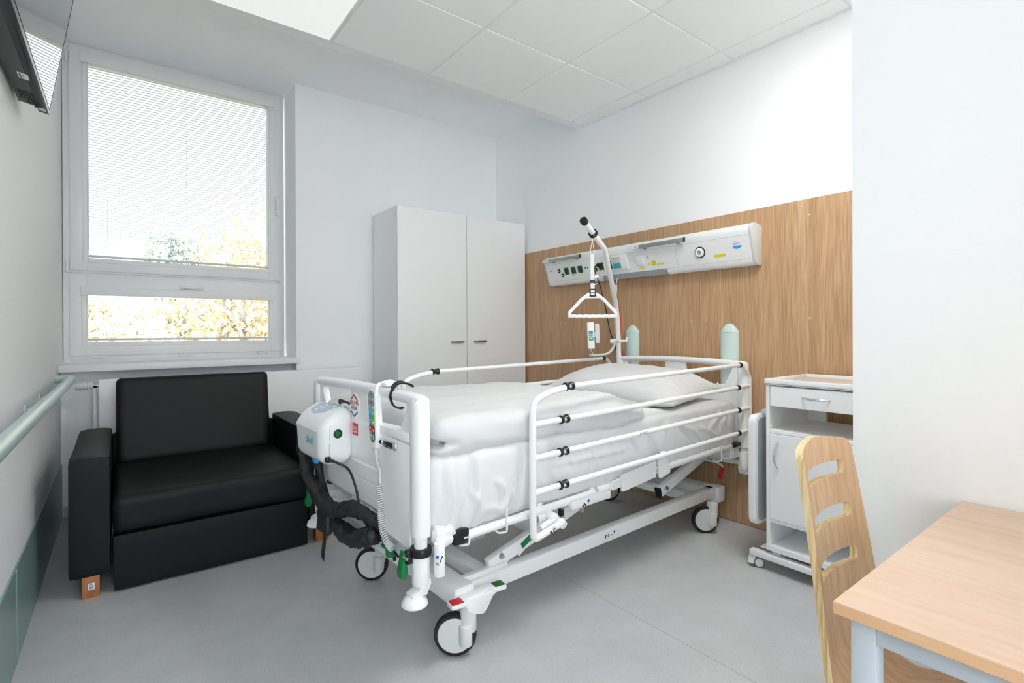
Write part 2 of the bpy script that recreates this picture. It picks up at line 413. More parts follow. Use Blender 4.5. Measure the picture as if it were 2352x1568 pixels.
# teal kick plate on the left wall
c = MB(); c.box(XL, XL+0.006, YB, YW+0.12, 0, 0.325); c.box(XL+0.006, XL+0.008, 2.395, 2.4, 0, 0.323)
struct(obj('baseboard_left', c, 'kick', flat=True), 'teal wall protection strip along the left wall', 'baseboard')
c = MB(); c.box(XL+0.01, 1.6, YW+0.128, YW+0.14, 0, 0.06); struct(obj('baseboard_window', c, 'floor', flat=True), 'grey vinyl upstand below the window', 'baseboard')

# ------------------------------------------------------------------ window
WY = 4.27
WX0, WX1 = -0.287, 1.02
def ring(m, x0, x1, z0, z1, wx, wzt, wzb, y0, y1, b=0.004):
    m.box(x0, x0+wx, y0, y1, z0, z1, b); m.box(x1-wx, x1, y0, y1, z0, z1, b)
    m.box(x0+wx-0.002, x1-wx+0.002, y0, y1, z0, z0+wzb, b); m.box(x0+wx-0.002, x1-wx+0.002, y0, y1, z1-wzt, z1, b)
def window(name, fx0, fx1, fz0, fz1, sx0, sx1, sz0, sz1, gx0, gx1, gz0, gz1, label):
    o = thing(name, label, 'window', (fx0, WY, fz0)); o['kind'] = 'structure'; dx, dz = fx0, fz0
    m = MB(); ring(m, 0, fx1-dx, 0, fz1-dz, sx0-dx+0.008, fz1-sz1+0.008, sz0-dz+0.008, 0.0, 0.08); obj('window_frame', m, 'pvc', o)
    m = MB(); ring(m, sx0-dx, sx1-dx, sz0-dz, sz1-dz, gx0-sx0, sz1-gz1, gz0-sz0, -0.018, 0.06, 0.005)
    ring(m, gx0-dx-0.026, gx1-dx+0.026, gz0-dz-0.026, gz1-dz+0.026, 0.026, 0.026, 0.026, -0.021, -0.012, 0.002)
    obj('sash', m, 'pvc', o)
    m = MB(); m.box(gx0-dx, gx1-dx, 0.045, 0.051, gz0-dz, gz1-dz); obj('pane', m, 'glass', o, flat=True)
    return o
w1 = window('window_1', WX0, WX1, 1.503, 2.955, -0.253, 0.990, 1.516, 2.935, -0.166, 0.918, 1.596, 2.842, 'large upper casement with a closed white frame')
w2 = window('window_2', WX0, WX1, 0.928, 1.5025, -0.256, 0.996, 0.972, 1.490, -0.172, 0.911, 1.058, 1.362, 'low lower casement under the large window')
def handle(parent, x, z, horizontal):
    m = MB()
    m.box(x-0.012, x+0.012, -0.030, -0.016, z-0.032, z+0.032, 0.004) if not horizontal else m.box(x-0.032, x+0.032, -0.030, -0.016, z-0.012, z+0.012, 0.004)
    m.cyl((x, -0.022, z), (x, -0.055, z), 0.008)
    if horizontal: m.box(x-0.010, x+0.115, -0.062, -0.048, z-0.010, z+0.010, 0.005)
    else: m.box(x-0.010, x+0.010, -0.062, -0.048, z-0.115, z+0.010, 0.005)
    o = obj('handle', m, 'pvc', parent)
handle(w1, 0.962-WX0, 2.125-1.503, False)
handle(w2, 0.36-WX0, 1.432-0.928, True)
for x in (-0.115, 0.36, 0.86):
    m = MB(); m.cyl((x-WX0-0.035, -0.006, 0.036), (x-WX0+0.035, -0.006, 0.036), 0.009); obj('hinge', m, 'pvc', w2)
for z in (1.545, 2.86):
    m = MB(); m.cyl((0.022, -0.010, z-1.503-0.035), (0.022, -0.010, z-1.503+0.035), 0.009); obj('hinge', m, 'pvc', w1)
c = MB(); c.box(XL, 1.06, 3.962, 4.272, 0.886, 0.929, 0.006); struct(obj('window_sill', c, 'pvc'), 'deep white window sill', 'sill')

def blind(gx0, gx1, gz0, gz1, pitch, label, tilt):
    o = thing('venetian_blind', label, 'blind', (gx0, WY-0.005, gz0), group='blinds fixed inside the window sashes')
    W = gx1-gx0; H = gz1-gz0
    m = MB(); m.box(-0.03, W+0.03, -0.036, -0.014, H-0.004, H+0.052, 0.003); obj('headrail', m, 'pvc', o)
    m = MB(); z = 0.030; n = 0
    while z < H-0.004:
        mt = Matrix.Translation((W/2, 0.010, z)) @ Matrix.Rotation(tilt, 4, 'X')
        m.prism([(-0.008, -0.0009), (0, 0.0006), (0.008, -0.0009), (0.008, -0.0013), (0, 0.0002), (-0.008, -0.0013)], 'yz', -W/2+0.006, W/2-0.020, mtx=mt)
        z += pitch
    obj('slats', m, 'slat', o, flat=True)
    m = MB(); m.box(0.004, W-0.012, 0.001, 0.019, 0.010, 0.024, 0.003); plabel(obj('bottom_rail', m, 'grey_pl', o), 'grey bottom rail')
    for x in (0.10, W*0.5, W-0.11):
        m = MB(); m.tube([(x, -0.001, 0.012), (x, -0.001, H)], 0.0006, 6); m.tube([(x, 0.020, 0.012), (x, 0.020, H)], 0.0006, 6); obj('ladder_cord', m, 'white_pl', o)
    for x in (0.004, W-0.008):
        m = MB(); m.box(x-0.003, x+0.003, -0.002, 0.016, 0, H); obj('side_guide', m, 'pvc', o, flat=True)
blind(-0.166, 0.918, 1.596, 2.842, 0.0172, 'lowered white slatted blind in the large upper sash', math.radians(4))
blind(-0.172, 0.911, 1.058, 1.362, 0.0172, 'short white slatted blind in the low lower sash', math.radians(4))

# ------------------------------------------------------------------ outside
g = MB(); g.box(-40, 40, 4.6, 60, -5.2, -5.0); struct(obj('ground_outside', g, 'lawn', flat=True), 'pale autumn lawn outside', 'ground')
def tree(x, y, zc, rx, rz, kind, label, n=1500, hz=-5.0):
    o = thing('tree', label, 'tree', (x, y, hz), group='trees outside the window')
    rnd = random.Random(int(x*31+y*7+zc*3))
    m = MB(); m.tube([(0, 0, 0), (0.05, 0.02, (zc-hz)*0.5), (0, 0, zc-hz)], lambda u: 0.22*(1-u)+0.05, 8)
    for k in range(9):
        a = rnd.random()*2*PI; z0 = (zc-hz)-rz*0.6+k*rz*0.12
        m.tube([(0, 0, z0), (math.cos(a)*rx*0.4, math.sin(a)*rx*0.4, z0+rz*0.3), (math.cos(a)*rx*0.85, math.sin(a)*rx*0.85, z0+rz*0.45)], lambda u: 0.07*(1-u)+0.012, 6)
    obj('trunk', m, 'bark', o)
    m = MB(); t = bmesh.new()
    cl = [(rnd.gauss(0, 0.45), rnd.gauss(0, 0.45), rnd.gauss(0, 0.45), rnd.uniform(0.22, 0.42)) for _ in range(26)]
    for k in range(n):
        cx, cy, cz, cr = cl[k % len(cl)]
        p = V((cx+rnd.gauss(0, cr*0.6), cy+rnd.gauss(0, cr*0.6), cz+rnd.gauss(0, cr*0.6)))
        if p.length > 1.15: p *= 1.15/p.length
        p = V((p.x*rx, p.y*rx, p.z*rz+zc-hz)); s = rnd.uniform(0.06, 0.13)
        e = Euler((rnd.random()*6, rnd.random()*6, rnd.random()*6)).to_matrix()
        t.faces.new([t.verts.new(p+e @ V(q)*s) for q in ((-1, 0, 0), (0, -0.5, 0.1), (1, 0, 0), (0, 0.5, 0.1))])
    m._merge(t); obj('crown', m, kind, o, flat=True)
tree(1.15, 17.0, 2.9, 0.62, 1.15, 'leaf_green', 'dull green tree standing alone at the middle of the view', 1500)
tree(2.2, 15.0, 1.7, 1.05, 2.3, 'leaf_yellow', 'tall yellow tree just right of the green one', 2600)
tree(3.5, 16.2, 2.3, 1.0, 2.5, 'leaf_amber', 'tall amber tree at the far right of the window view', 2600)
tree(0.25, 11.0, 0.75, 0.75, 1.25, 'leaf_yellow', 'low yellow tree in the middle of the small window', 2600)
tree(-0.9, 12.6, 0.75, 0.85, 1.35, 'leaf_yellow', 'low pale yellow tree nearest the window edge', 2200)
tree(1.95, 11.2, 0.8, 0.9, 1.3, 'leaf_amber', 'low amber tree seen through the right of the small window', 2600)
tree(0.9, 13.4, 0.8, 0.85, 1.4, 'leaf_yellow', 'yellow tree behind the two low ones', 2200)
tree(3.2, 13.2, 1.0, 0.85, 1.6, 'leaf_amber', 'amber tree partly hidden by the window frame', 2200)

# ------------------------------------------------------------------ radiator
rd = thing('radiator', 'flat white panel radiator on the window wall behind the sofa', 'radiator', (-0.103, 3.87, 0.15))
m = MB(); m.box(0, 1.6, 0, 0.012, 0, 0.688, 0.004); obj('front_panel', m, 'lam', rd)
m = MB(); m.box(0.004, 1.596, 0.012, 0.085, 0.01, 0.672); obj('body', m, 'grey_pl', rd, flat=True)
m = MB(); m.box(0, 1.6, 0.012, 0.086, 0.684, 0.690)
for k in range(64): m.box(0.02+k*0.0246, 0.034+k*0.0246, 0.02, 0.078, 0.689, 0.6915)
obj('top_grille', m, 'white', rd, flat=True)
m = MB(); m.cyl((-0.004, 0.05, 0.655), (-0.03, 0.05, 0.655), 0.010); m.cyl((-0.012, 0.05, 0.655), (-0.026, 0.05, 0.655), 0.015, seg=6)
v = obj('valve', m, 'chrome', rd)
m = MB(); m.lathe([(0.014, 0), (0.020, 0.004), (0.021, 0.022), (0.024, 0.026), (0.022, 0.03), (0.0235, 0.034), (0.0215, 0.078), (0.019, 0.083), (0, 0.083)], (-0.026, 0.05, 0.655), (-1, 0, 0))
for k in range(8):
    a = 2*PI*k/8; m.box(-0.052, -0.044, 0.05+math.cos(a)*0.0215-0.003, 0.05+math.cos(a)*0.0215+0.003, 0.655+math.sin(a)*0.0215-0.003, 0.655+math.sin(a)*0.0215+0.003)
obj('thermostat_head', m, 'grey_pl', rd)
m = MB(); m.tube(fillet([(-0.02, 0.05, 0.64), (-0.02, 0.05, 0.30), (-0.02, 0.05, -0.15)], 0.03), 0.009)
obj('pipe', m, 'white', rd)

# ------------------------------------------------------------------ sofa
sf = thing('sofa', 'black leatherette two-seat sofa below the window', 'sofa', (-0.18, 2.79, 0))
def soft(c, h, r, res, amp, seed, sag=0):
    def fn(p, n):
        d = noise.noise(V((p.x*2.2, p.y*2.2, p.z*2.2+seed)))*amp+noise.noise(V((p.x*7, p.y*7, p.z*7+seed)))*amp*0.35
        return p+n*d
    return MB().rgrid(c, h, r, res, fn)
for x0, x1, nm in ((0.002, 0.142, 1), (0.965, 1.112, 2)):
    def arm_fn(p, n):
        d = noise.noise(V((p.x*3, p.y*2, p.z*2+nm)))*0.004
        q = p+n*d
        q.z += 0.006*math.sin((p.x-x0)/(x1-x0)*PI) if p.z > 0.5 else 0
        return q
    m = MB().rgrid(((x0+x1)/2, 0.43, 0.338), ((x1-x0)/2, 0.42, 0.252), 0.012, 0.03, arm_fn); obj('armrest', m, 'leather', sf)
    for y in (0.012, 0.75):
        m = MB(); xa = (0.045 if nm == 1 else 1.003); m.box(xa, xa+0.060, y, y+0.060, 0, 0.090, 0.002); lg = obj('leg', m, 'leg_wood', sf)
        if nm == 1 and y < 0.1:
            m = MB(); m.box(xa+0.020, xa+0.044, y-0.0010, y+0.0005, 0.034, 0.062, 0.0004); st = plabel(obj('sticker', m, 'sticker', lg), 'small white printed sticker')
            st2 = MB()
            for k, wd in enumerate((0.010, 0.014, 0.014, 0.010)): st2.box(xa+0.025, xa+0.025+wd, y-0.0014, y-0.0009, 0.0555-k*0.0055, 0.0575-k*0.0055)
            s2 = obj('sticker_print', st2, 'navy', lg)
m = soft((0.553, 0.37, 0.330), (0.406, 0.375, 0.083), 0.028, 0.022, 0.006, 5); obj('seat_cushion', m, 'leather', sf)
m = soft((0.553, 0.36, 0.126), (0.405, 0.362, 0.120), 0.010, 0.03, 0.003, 9); obj('base_panel', m, 'leather', sf)
# back cushion leans back
mt = Matrix.Translation((0.545, 0.71, 0.40)) @ Matrix.Rotation(math.radians(-9), 4, 'X')
def back_fn(p, n):
    q = p+n*(noise.noise(V((p.x*2, p.y*2, p.z*2+3)))*0.006)
    return mt @ q
m = MB().rgrid((0, 0.075, 0.238), (0.388, 0.080, 0.238), 0.028, 0.022, back_fn); obj('back_cushion', m, 'leather', sf)
m = MB(); m.box(0.142, 0.965, 0.80, 0.86, 0.10, 0.56, 0.01); obj('back_frame', m, 'leather', sf)

# ------------------------------------------------------------------ wardrobe
wd = thing('wardrobe', 'tall white two-door wardrobe in the room corner', 'wardrobe', (1.625, 3.52, 0))
m = MB(); m.box(0, 0.018, 0.02, 0.455, 0, 2.052); m.box(1.190, 1.208, 0.02, 0.455, 0, 2.052); m.box(0.018, 1.19, 0.02, 0.455, 2.034, 2.052); m.box(0.018, 1.19, 0.445, 0.455, 0.06, 2.034); m.box(0.018, 1.19, 0.03, 0.44, 0.06, 0.078); m.box(0.018, 1.19, 0.05, 0.065, 0, 0.06)
obj('body', m, 'lam', wd, flat=True)
for x0, x1, hx in ((0.001, 0.601, 0.455), (0.606, 1.207, 0.672)):
    m = MB(); m.box(x0, x1, 0, 0.018, 0.06, 2.052, 0.0015, 1); d = obj('door', m, 'lam', wd, flat=True)
    m = MB(); m.tube(fillet([(hx, 0.0, 1.035), (hx, -0.026, 1.035), (hx+0.10, -0.026, 1.035), (hx+0.10, 0.0, 1.035)], 0.006, 4), 0.0065, 10)
    m.box(hx-0.004, hx+0.104, -0.032, -0.022, 1.027, 1.043, 0.003); plabel(obj('handle', m, 'brass', d), 'satin metal bow handle')
m = MB(); m.box(-0.0008, 0, 0.04, 0.052, 1.985, 2.012); plabel(obj('sticker', m, 'sticker', wd), 'tiny printed sticker')
m = MB()
for k in range(3): m.box(-0.0012, -0.0007, 0.042, 0.050, 1.989+k*0.008, 1.992+k*0.008)
obj('sticker_print', m, 'navy', wd)

# ------------------------------------------------------------------ television
tv = thing('television', 'wall-mounted black television tilted down in the upper corner', 'television', (-0.207, 2.53, 1.92))
tilt = math.radians(9)
R = Matrix.Rotation(tilt, 4, 'Y')     # top leans into the room
def tvbox(m, x0, x1, y0, y1, z0, z1, b=0.0): m.box(x0, x1, y0, y1, z0, z1, b, mtx=R)
m = MB(); tvbox(m, -0.028, 0, -0.93, 0, 0, 0.54, 0.004); body = obj('body', m, 'tv_black', tv)
m = MB(); m.prism([(0, 0.0), (-0.074, 0.0), (-0.074, 0.40), (-0.028, 0.50), (-0.026, 0.0)], 'xz', -0.88, -0.055, 0.006, mtx=R); obj('back_housing', m, 'tv_black', tv)
m = MB(); tvbox(m, 0.0, 0.0012, -0.918, -0.012, 0.018, 0.528); obj('screen', m, 'tv_screen', tv, flat=True)
m = MB()
for q in ((-0.93, 0, 0, 0.012), (-0.93, 0, 0.530, 0.54), (-0.93, -0.92, 0, 0.54), (-0.008, 0, 0, 0.54)): tvbox(m, 0.0, 0.002, q[0], q[1], q[2], q[3])
obj('bezel', m, 'tv_bezel', tv, flat=True)
m = MB(); tvbox(m, -0.045, -0.020, -0.345, -0.30, -0.0012, 0.0005); obj('label', m, 'sticker', tv, flat=True)
m = MB()
for k in range(6): tvbox(m, -0.042, -0.037, -0.340+k*0.006, -0.336+k*0.006, -0.0016, -0.001)
tvbox(m, -0.033, -0.0315, -0.338, -0.318, -0.0016, -0.001); obj('label_print', m, 'black_print', tv)
m = MB()
for k in range(5):
    for j in range(6): tvbox(m, -0.062+k*0.008, -0.057+k*0.008, -0.185+j*0.014, -0.175+j*0.014, -0.001, 0.0005)
obj('speaker_grille', m, 'vent', tv)
m = MB()
for k in range(3): tvbox(m, -0.05+k*0.013, -0.041+k*0.013, -0.098, -0.065, -0.001, 0.0005)
obj('port', m, 'vent', tv)
m = MB(); tvbox(m, -0.022, -0.004, -0.06, -0.03, -0.002, 0.001); plabel(obj('connector', m, 'steel', tv), 'metal aerial connector')
m = MB(); m.box(-0.0825, -0.03, -0.55, -0.35, 0.12, 0.36, 0.004); obj('wall_bracket', m, 'black_pl', tv)

# ------------------------------------------------------------------ handrail on the left wall
hr = thing('handrail', 'mint grey tubular handrail along the left wall', 'handrail', (XL, 3.72, 0.865))
m = MB(); m.tube(fillet([(0.0, 0.02, 0), (0.075, 0.02, 0), (0.075, -5.6, 0)], 0.03, 8), 0.0215, 20); obj('rail', m, 'rail', hr)
m = MB(); m.lathe([(0.026, 0), (0.026, 0.003), (0.02, 0.005)], (0, 0.02, 0), (1, 0, 0)); obj('wall_flange', m, 'rail', hr)
for y in (-0.62, -1.06, -2.6):
    m = MB(); m.tube(fillet([(0, y, -0.04), (0.05, y, -0.04), (0.07, y, -0.015)], 0.02, 4), 0.008); m.cyl((0, y, -0.04), (0.006, y, -0.04), 0.025); obj('bracket', m, 'rail', hr)

# ------------------------------------------------------------------ medical rail unit on the oak panel
hu = thing('bed_head_unit', 'long white medical supply rail on the oak wall panel', 'medical panel', (XH-0.012, 2.29, 1.48))
Y0, Y1 = -0.862, 0.862
prof = [(0, 0.008), (-0.010, 0.001), (-0.034, -0.001), (-0.052, 0.003), (-0.062, 0.012), (-0.068, 0.03), (-0.110, 0.165), (-0.1145, 0.188), (-0.113, 0.206), (-0.105, 0.219), (-0.090, 0.226), (-0.060, 0.228), (-0.020, 0.222), (0, 0.210)]
m = MB(); m.prism(prof, 'xz', Y0+0.02, Y1-0.02); obj('housing', m, 'white_pl', hu, ang=30)
for y0, y1 in ((Y0, Y0+0.02), (Y1-0.02, Y1)):
    m = MB(); m.prism([(p[0]*1.02, p[1]*1.01-0.001) for p in prof], 'xz', y0, y1, 0.004); obj('end_cap', m, 'grey_pl', hu)
dz = V((-0.042, 0, 0.135)).normalized(); nrm = V((-dz.z, 0, dz.x))       # slope of the front face, facing -X
def hup(y, z, off=0.0):
    t = (z-0.03)/0.135; return V((-0.068-0.042*t, y, z))+nrm*off
def hplate(name, mt, y0, y1, z0, z1, th=0.0015, label=None, b=0.0, parent=None, off=0.0):
    m = MB(); c = hup((y0+y1)/2, (z0+z1)/2, off); F = frame(c, (0, -1, 0), dz)
    m.box(-(y1-y0)/2, (y1-y0)/2, -(z1-z0)/2, (z1-z0)/2, 0, th, b, mtx=F); o = obj(name, m, mt, parent or hu)
    if label: plabel(o, label)
    return o
hplate('seam', 'grey_print', Y0+0.03, Y1-0.03, 0.1635, 0.1645, 0.0004); hplate('seam', 'grey_print', Y0+0.03, Y1-0.03, 0.0335, 0.0345, 0.0004)
hplate('seam', 'grey_print', -0.370, -0.369, 0.034, 0.164, 0.0004)
def yof(px): return px
for y in (0.620, 0.545, 0.473, 0.262, 0.172):
    p = hplate('socket', 'socket_green', y-0.024, y+0.024, 0.074, 0.129, 0.003, 'green mains socket', 0.001)
    F = frame(hup(y, 0.1015, 0.003), (0, -1, 0), dz)
    m = MB(); m.lathe([(0, 0.0005), (0.019, 0.0005), (0.0205, 0.0012), (0.0205, 0.0)], F.translation, nrm); obj('socket_well', m, 'socket_dark', p)
    m = MB()
    for sx in (-1, 1): m.cyl(F @ V((sx*0.0095, 0, 0.0005)), F @ V((sx*0.0095, 0, 0.0014)), 0.0028, seg=10)
    obj('socket_hole', m, 'black_print', p)
for y, z in ((0.703, 0.110), (0.672, 0.074), (0.318, 0.085)):
    F = hup(y, z); m = MB(); m.lathe([(0.0145, 0), (0.0145, 0.004), (0.011, 0.006), (0.009, 0.003), (0, 0.003)], F, nrm); p = obj('equipotential_pin', m, 'black_pl', hu)
    m = MB(); m.cyl(F+nrm*0.003, F+nrm*0.009, 0.005, seg=12); obj('pin_tip', m, 'white_print', p)
p = hplate('usb_outlet', 'white_print', 0.378, 0.430, 0.066, 0.128, 0.003)
for y in (0.417, 0.393): hplate('usb_port', 'black_print', y-0.005, y+0.005, 0.101, 0.113, 0.0008, parent=p, off=0.003)
for y in (0.556, 0.486): hplate('yellow_label', 'yellow', y-0.016, y+0.016, 0.058, 0.066, 0.0006)
hplate('yellow_label', 'yellow', 0.236, 0.248, 0.062, 0.072, 0.0006)
for y in (0.590, 0.520, 0.248): hplate('marking', 'grey_print', y-0.009, y+0.009, 0.137, 0.1385, 0.0005)
m = MB(); F = frame(hup(0.800, 0.117, 0.0004), (0, -1, 0), dz)
for k, (x0, x1, z0) in enumerate(((-0.020, -0.004, 0.0), (-0.003, 0.006, 0.001), (0.007, 0.018, -0.001), (-0.008, 0.020, -0.007))): m.box(x0, x1, z0, z0+0.0045, 0, 0.0004, mtx=F)
plabel(obj('logo', m, 'teal', hu), 'small teal logo')
# nurse-call control module
nc = hplate('call_module', 'white_pl', 0.015, 0.152, 0.060, 0.160, 0.012, 'white call module with teal label', 0.003)
hplate('module_frame', 'grey_pl', 0.068, 0.140, 0.073, 0.152, 0.002, None, 0.0008, nc, 0.012)
hplate('module_label', 'teal', 0.070, 0.138, 0.075, 0.110, 0.0008, 'teal label', 0, nc, 0.014)
hplate('module_print', 'teal', 0.085, 0.125, 0.144, 0.147, 0.0008, None, 0, nc, 0.014)
sw = hplate('light_switch', 'white_print', -0.123, -0.060, 0.070, 0.138, 0.004, None, 0.001); hplate('rocker', 'white_pl', -0.117, -0.066, 0.076, 0.132, 0.003, None, 0.001, sw, 0.004)
hplate('yellow_label', 'yellow', -0.112, -0.068, 0.051, 0.061, 0.0006)
m = MB(); F = hup(-0.152, 0.118); m.lathe([(0.006, 0), (0.006, 0.003), (0.004, 0.004), (0, 0.004)], F, nrm); obj('keyhole', m, 'steel', hu)
w_ = hplate('warning_label', 'white_print', -0.172, -0.145, 0.064, 0.088, 0.0006)
m = MB(); F = frame(hup(-0.1585, 0.076, 0.0007), (0, -1, 0), dz); m.prism([(-0.010, -0.009), (0.010, -0.009), (0, 0.009)], 'xy', 0, 0.0006, mtx=F); obj('warning_triangle', m, 'yellow', w_)
m = MB(); m.box(-0.0008, 0.0008, -0.004, 0.004, 0.0006, 0.0009, mtx=F); m.box(-0.0008, 0.0008, -0.007, -0.0055, 0.0006, 0.0009, mtx=F); obj('warning_mark', m, 'black_print', w_)
p = hplate('yellow_label', 'yellow', -0.208, -0.173, 0.062, 0.094, 0.0006)
for k in range(3): hplate('label_print', 'grey_print', -0.203, -0.178, 0.070+k*0.007, 0.0715+k*0.007, 0.0003, parent=p, off=0.0006)
hplate('yellow_label', 'yellow', -0.268, -0.214, 0.063, 0.073, 0.0006)
hplate('yellow_label', 'yellow', -0.688, -0.618, 0.063, 0.079, 0.0006)
m = MB(); F = hup(-0.5, 0.108)
gv = hup(-0.533+0.0, 0.104); m.lathe([(0.034, 0), (0.034, 0.002), (0.030, 0.003), (0.029, 0.0015), (0.0, 0.0015)], gv, nrm); ov = plabel(obj('gas_outlet', m, 'black_pl', hu), 'round gas outlet with black ring')
m = MB(); m.lathe([(0.027, 0), (0.027, 0.010), (0.022, 0.014), (0.014, 0.014), (0.012, 0.008), (0, 0.008)], gv, nrm); obj('outlet_ring', m, 'white_print', ov)
m = MB(); m.lathe([(0.011, 0.006), (0.011, 0.012), (0.005, 0.013), (0, 0.010)], gv, nrm); obj('outlet_valve', m, 'steel', ov)
# blue round maker's mark and small line of print
F = frame(hup(-0.765, 0.118, 0.0004), (0, -1, 0), dz); m = MB(); m.prism([(0.026*math.cos(PI+PI*k/16)*1.0, -0.006+0.017*math.sin(PI+PI*k/16)) for k in range(17)], 'xy', 0, 0.0005, mtx=F); lg = plabel(obj('logo', m, 'cyan', hu), 'blue half-round logo')
m = MB()
for k, (w_, o_) in enumerate(((0.040, 0), (0.034, 0.0), (0.012, -0.010))): m.box(o_-w_/2, o_+w_/2, 0.0005+k*0.008, 0.0022+k*0.008, 0, 0.0005, mtx=F)
obj('logo_lines', m, 'blue_print', lg)
for y, mt_ in ((-0.655, 'blue_print'), (-0.705, 'grey_print'), (-0.755, 'blue_print')):
    m = MB(); m.box(0.02, 0.055, -y, -y, 0, 0); m = MB(); F = frame((-0.1123, y-0.005, 0.186), (0, -1, 0), (0, 0, 1))
    for k in range(5): m.box(-0.018+k*0.0072, -0.0125+k*0.0072, -0.0018, 0.0022+0.001*(k % 2), 0, 0.0004, mtx=F)
    obj('print_line', m, mt_, hu)
for y0, y1, z in ((0.428, 0.848, 0.191), (-0.455, -0.042, 0.186)):
    m = MB(); m.box(-0.146, -0.136, y0, y1, z-0.0125, z+0.0125, 0.001); r_ = plabel(obj('equipment_rail', m, 'alu_dark', hu), 'bare metal equipment rail')
    m = MB(); m.box(-0.147, -0.135, y0-0.006, y0+0.001, z-0.013, z+0.013); obj('rail_cap', m, 'black_pl', r_)
    for yy in (y0+0.05, y1-0.11):
        m = MB(); m.box(-0.138, -0.105, yy-0.008, yy+0.008, z-0.016, z-0.004); obj('rail_spacer', m, 'alu_dark', r_)
    m = MB(); m.box(-0.1465, -0.1455, y1-0.075, y1-0.003, z-0.0115, z+0.0115); plabel(obj('rail_sticker', m, 'sticker', r_), 'white sticker reading 20 kg')
    m = MB(); m.text('20', 0.014, frame((-0.1467, y1-0.050, z), (0, -1, 0), (0, 0, 1))); m.text('kg', 0.008, frame((-0.1467, y1-0.066, z+0.003), (0, -1, 0), (0, 0, 1))); obj('rail_print', m, 'black_print', r_)
m = MB(); m.prism([(-0.040, -0.003), (-0.060, -0.002), (-0.0725, 0.030), (-0.0735, 0.034), (-0.06, 0.034), (-0.04, 0.01)], 'xz', -0.285, 0.262); plabel(obj('reading_lamp', m, 'lens_grey', hu), 'grey lamp diffuser')
m = MB(); m.box(-0.085, -0.02, -0.43, 0.44, 0.222, 0.231, 0.003); plabel(obj('uplight', m, 'lens_grey', hu), 'grey uplight diffuser')

# bumper strips on the cladding
for y0, y1, lb in ((2.286, 2.398, 'pale mint wall bumper behind the trapeze pole'), (1.568, 1.680, 'pale mint wall bumper near the bedside cabinet')):
    t = thing('wall_bumper', lb, 'wall bumper', (XH-0.012, (y0+y1)/2, 0.52), group='mint wall bumpers')
    h = (y1-y0)/2; out = [(-h, 0), (-h*0.98, 0), (-h*0.55, -0.030), (h*0.55, -0.030), (h*0.98, 0), (h, 0)]
    m = MB(); m.prism([(p[1], p[0]) for p in [(-h, 0), (-h*0.9, -0.012), (-h*0.5, -0.030), (h*0.5, -0.030), (h*0.9, -0.012), (h, 0)]], 'xy', 0, 0.585); obj('profile', m, 'mint', t, ang=50)
    m = MB(); t_ = bmesh.new()
    base = [(-h, 0, 0), (-h*0.9, -0.012, 0), (-h*0.5, -0.030, 0), (h*0.5, -0.030, 0), (h*0.9, -0.012, 0), (h, 0, 0)]
    lv = []
    for k, (s_, z_) in enumerate(((1.03, 0.583), (1.03, 0.592), (0.62, 0.620), (0.36, 0.634), (0.15, 0.638))):
        lv.append([t_.verts.new(V((p[1]*min(1, s_), p[0]*s_, z_))) for p in base])
    for A, B in zip(lv, lv[1:]):
        for k in range(5): t_.faces.new((A[k], A[k+1], B[k+1], B[k]))
        t_.faces.new((A[5], A[0], B[0], B[5]))
    t_.faces.new(lv[0][::-1]); t_.faces.new(lv[-1]); bmesh.ops.recalc_face_normals(t_, faces=t_.faces[:]); m._merge(t_)
    obj('end_cap', m, 'mint', t, ang=50)
# ------------------------------------------------------------------ hospital bed (all in the bed's own frame)
bed = thing('hospital_bed', 'white adjustable hospital bed on castors beside the oak wall panel', 'bed', BEDLOC, BEDROT)
YO = 0.0                                     # board centre line

def loft_bar(m, pts, w, h, seg=16, p=2.6, up=(0, 0, 1)):
    """sweep of a soft oval section: w across (x), h along 'up'"""
    t = bmesh.new(); P = [V(q) for q in pts]; rings = []
    for i, q in enumerate(P):
        d = (P[min(i+1, len(P)-1)]-P[max(i-1, 0)]).normalized(); X = V((1, 0, 0)); U = d.cross(X).normalized()
        if U.dot(V(up)) < 0: U = -U
        ww = w(i/(len(P)-1)) if callable(w) else w; hh = h(i/(len(P)-1)) if callable(h) else h
        R_ = []
        for k in range(seg):
            a = 2*PI*k/seg; c, s_ = math.cos(a), math.sin(a)
            R_.append(t.verts.new(q+X*(math.copysign(abs(c)**(2/p), c)*ww/2)+U*(math.copysign(abs(s_)**(2/p), s_)*hh/2)))
        rings.append(R_)
    for A, B in zip(rings, rings[1:]):
        for k in range(seg): t.faces.new((A[k], A[(k+1) % seg], B[(k+1) % seg], B[k]))
    t.faces.new(rings[0][::-1]); t.faces.new(rings[-1]); bmesh.ops.recalc_face_normals(t, faces=t.faces[:]); return m._merge(t)

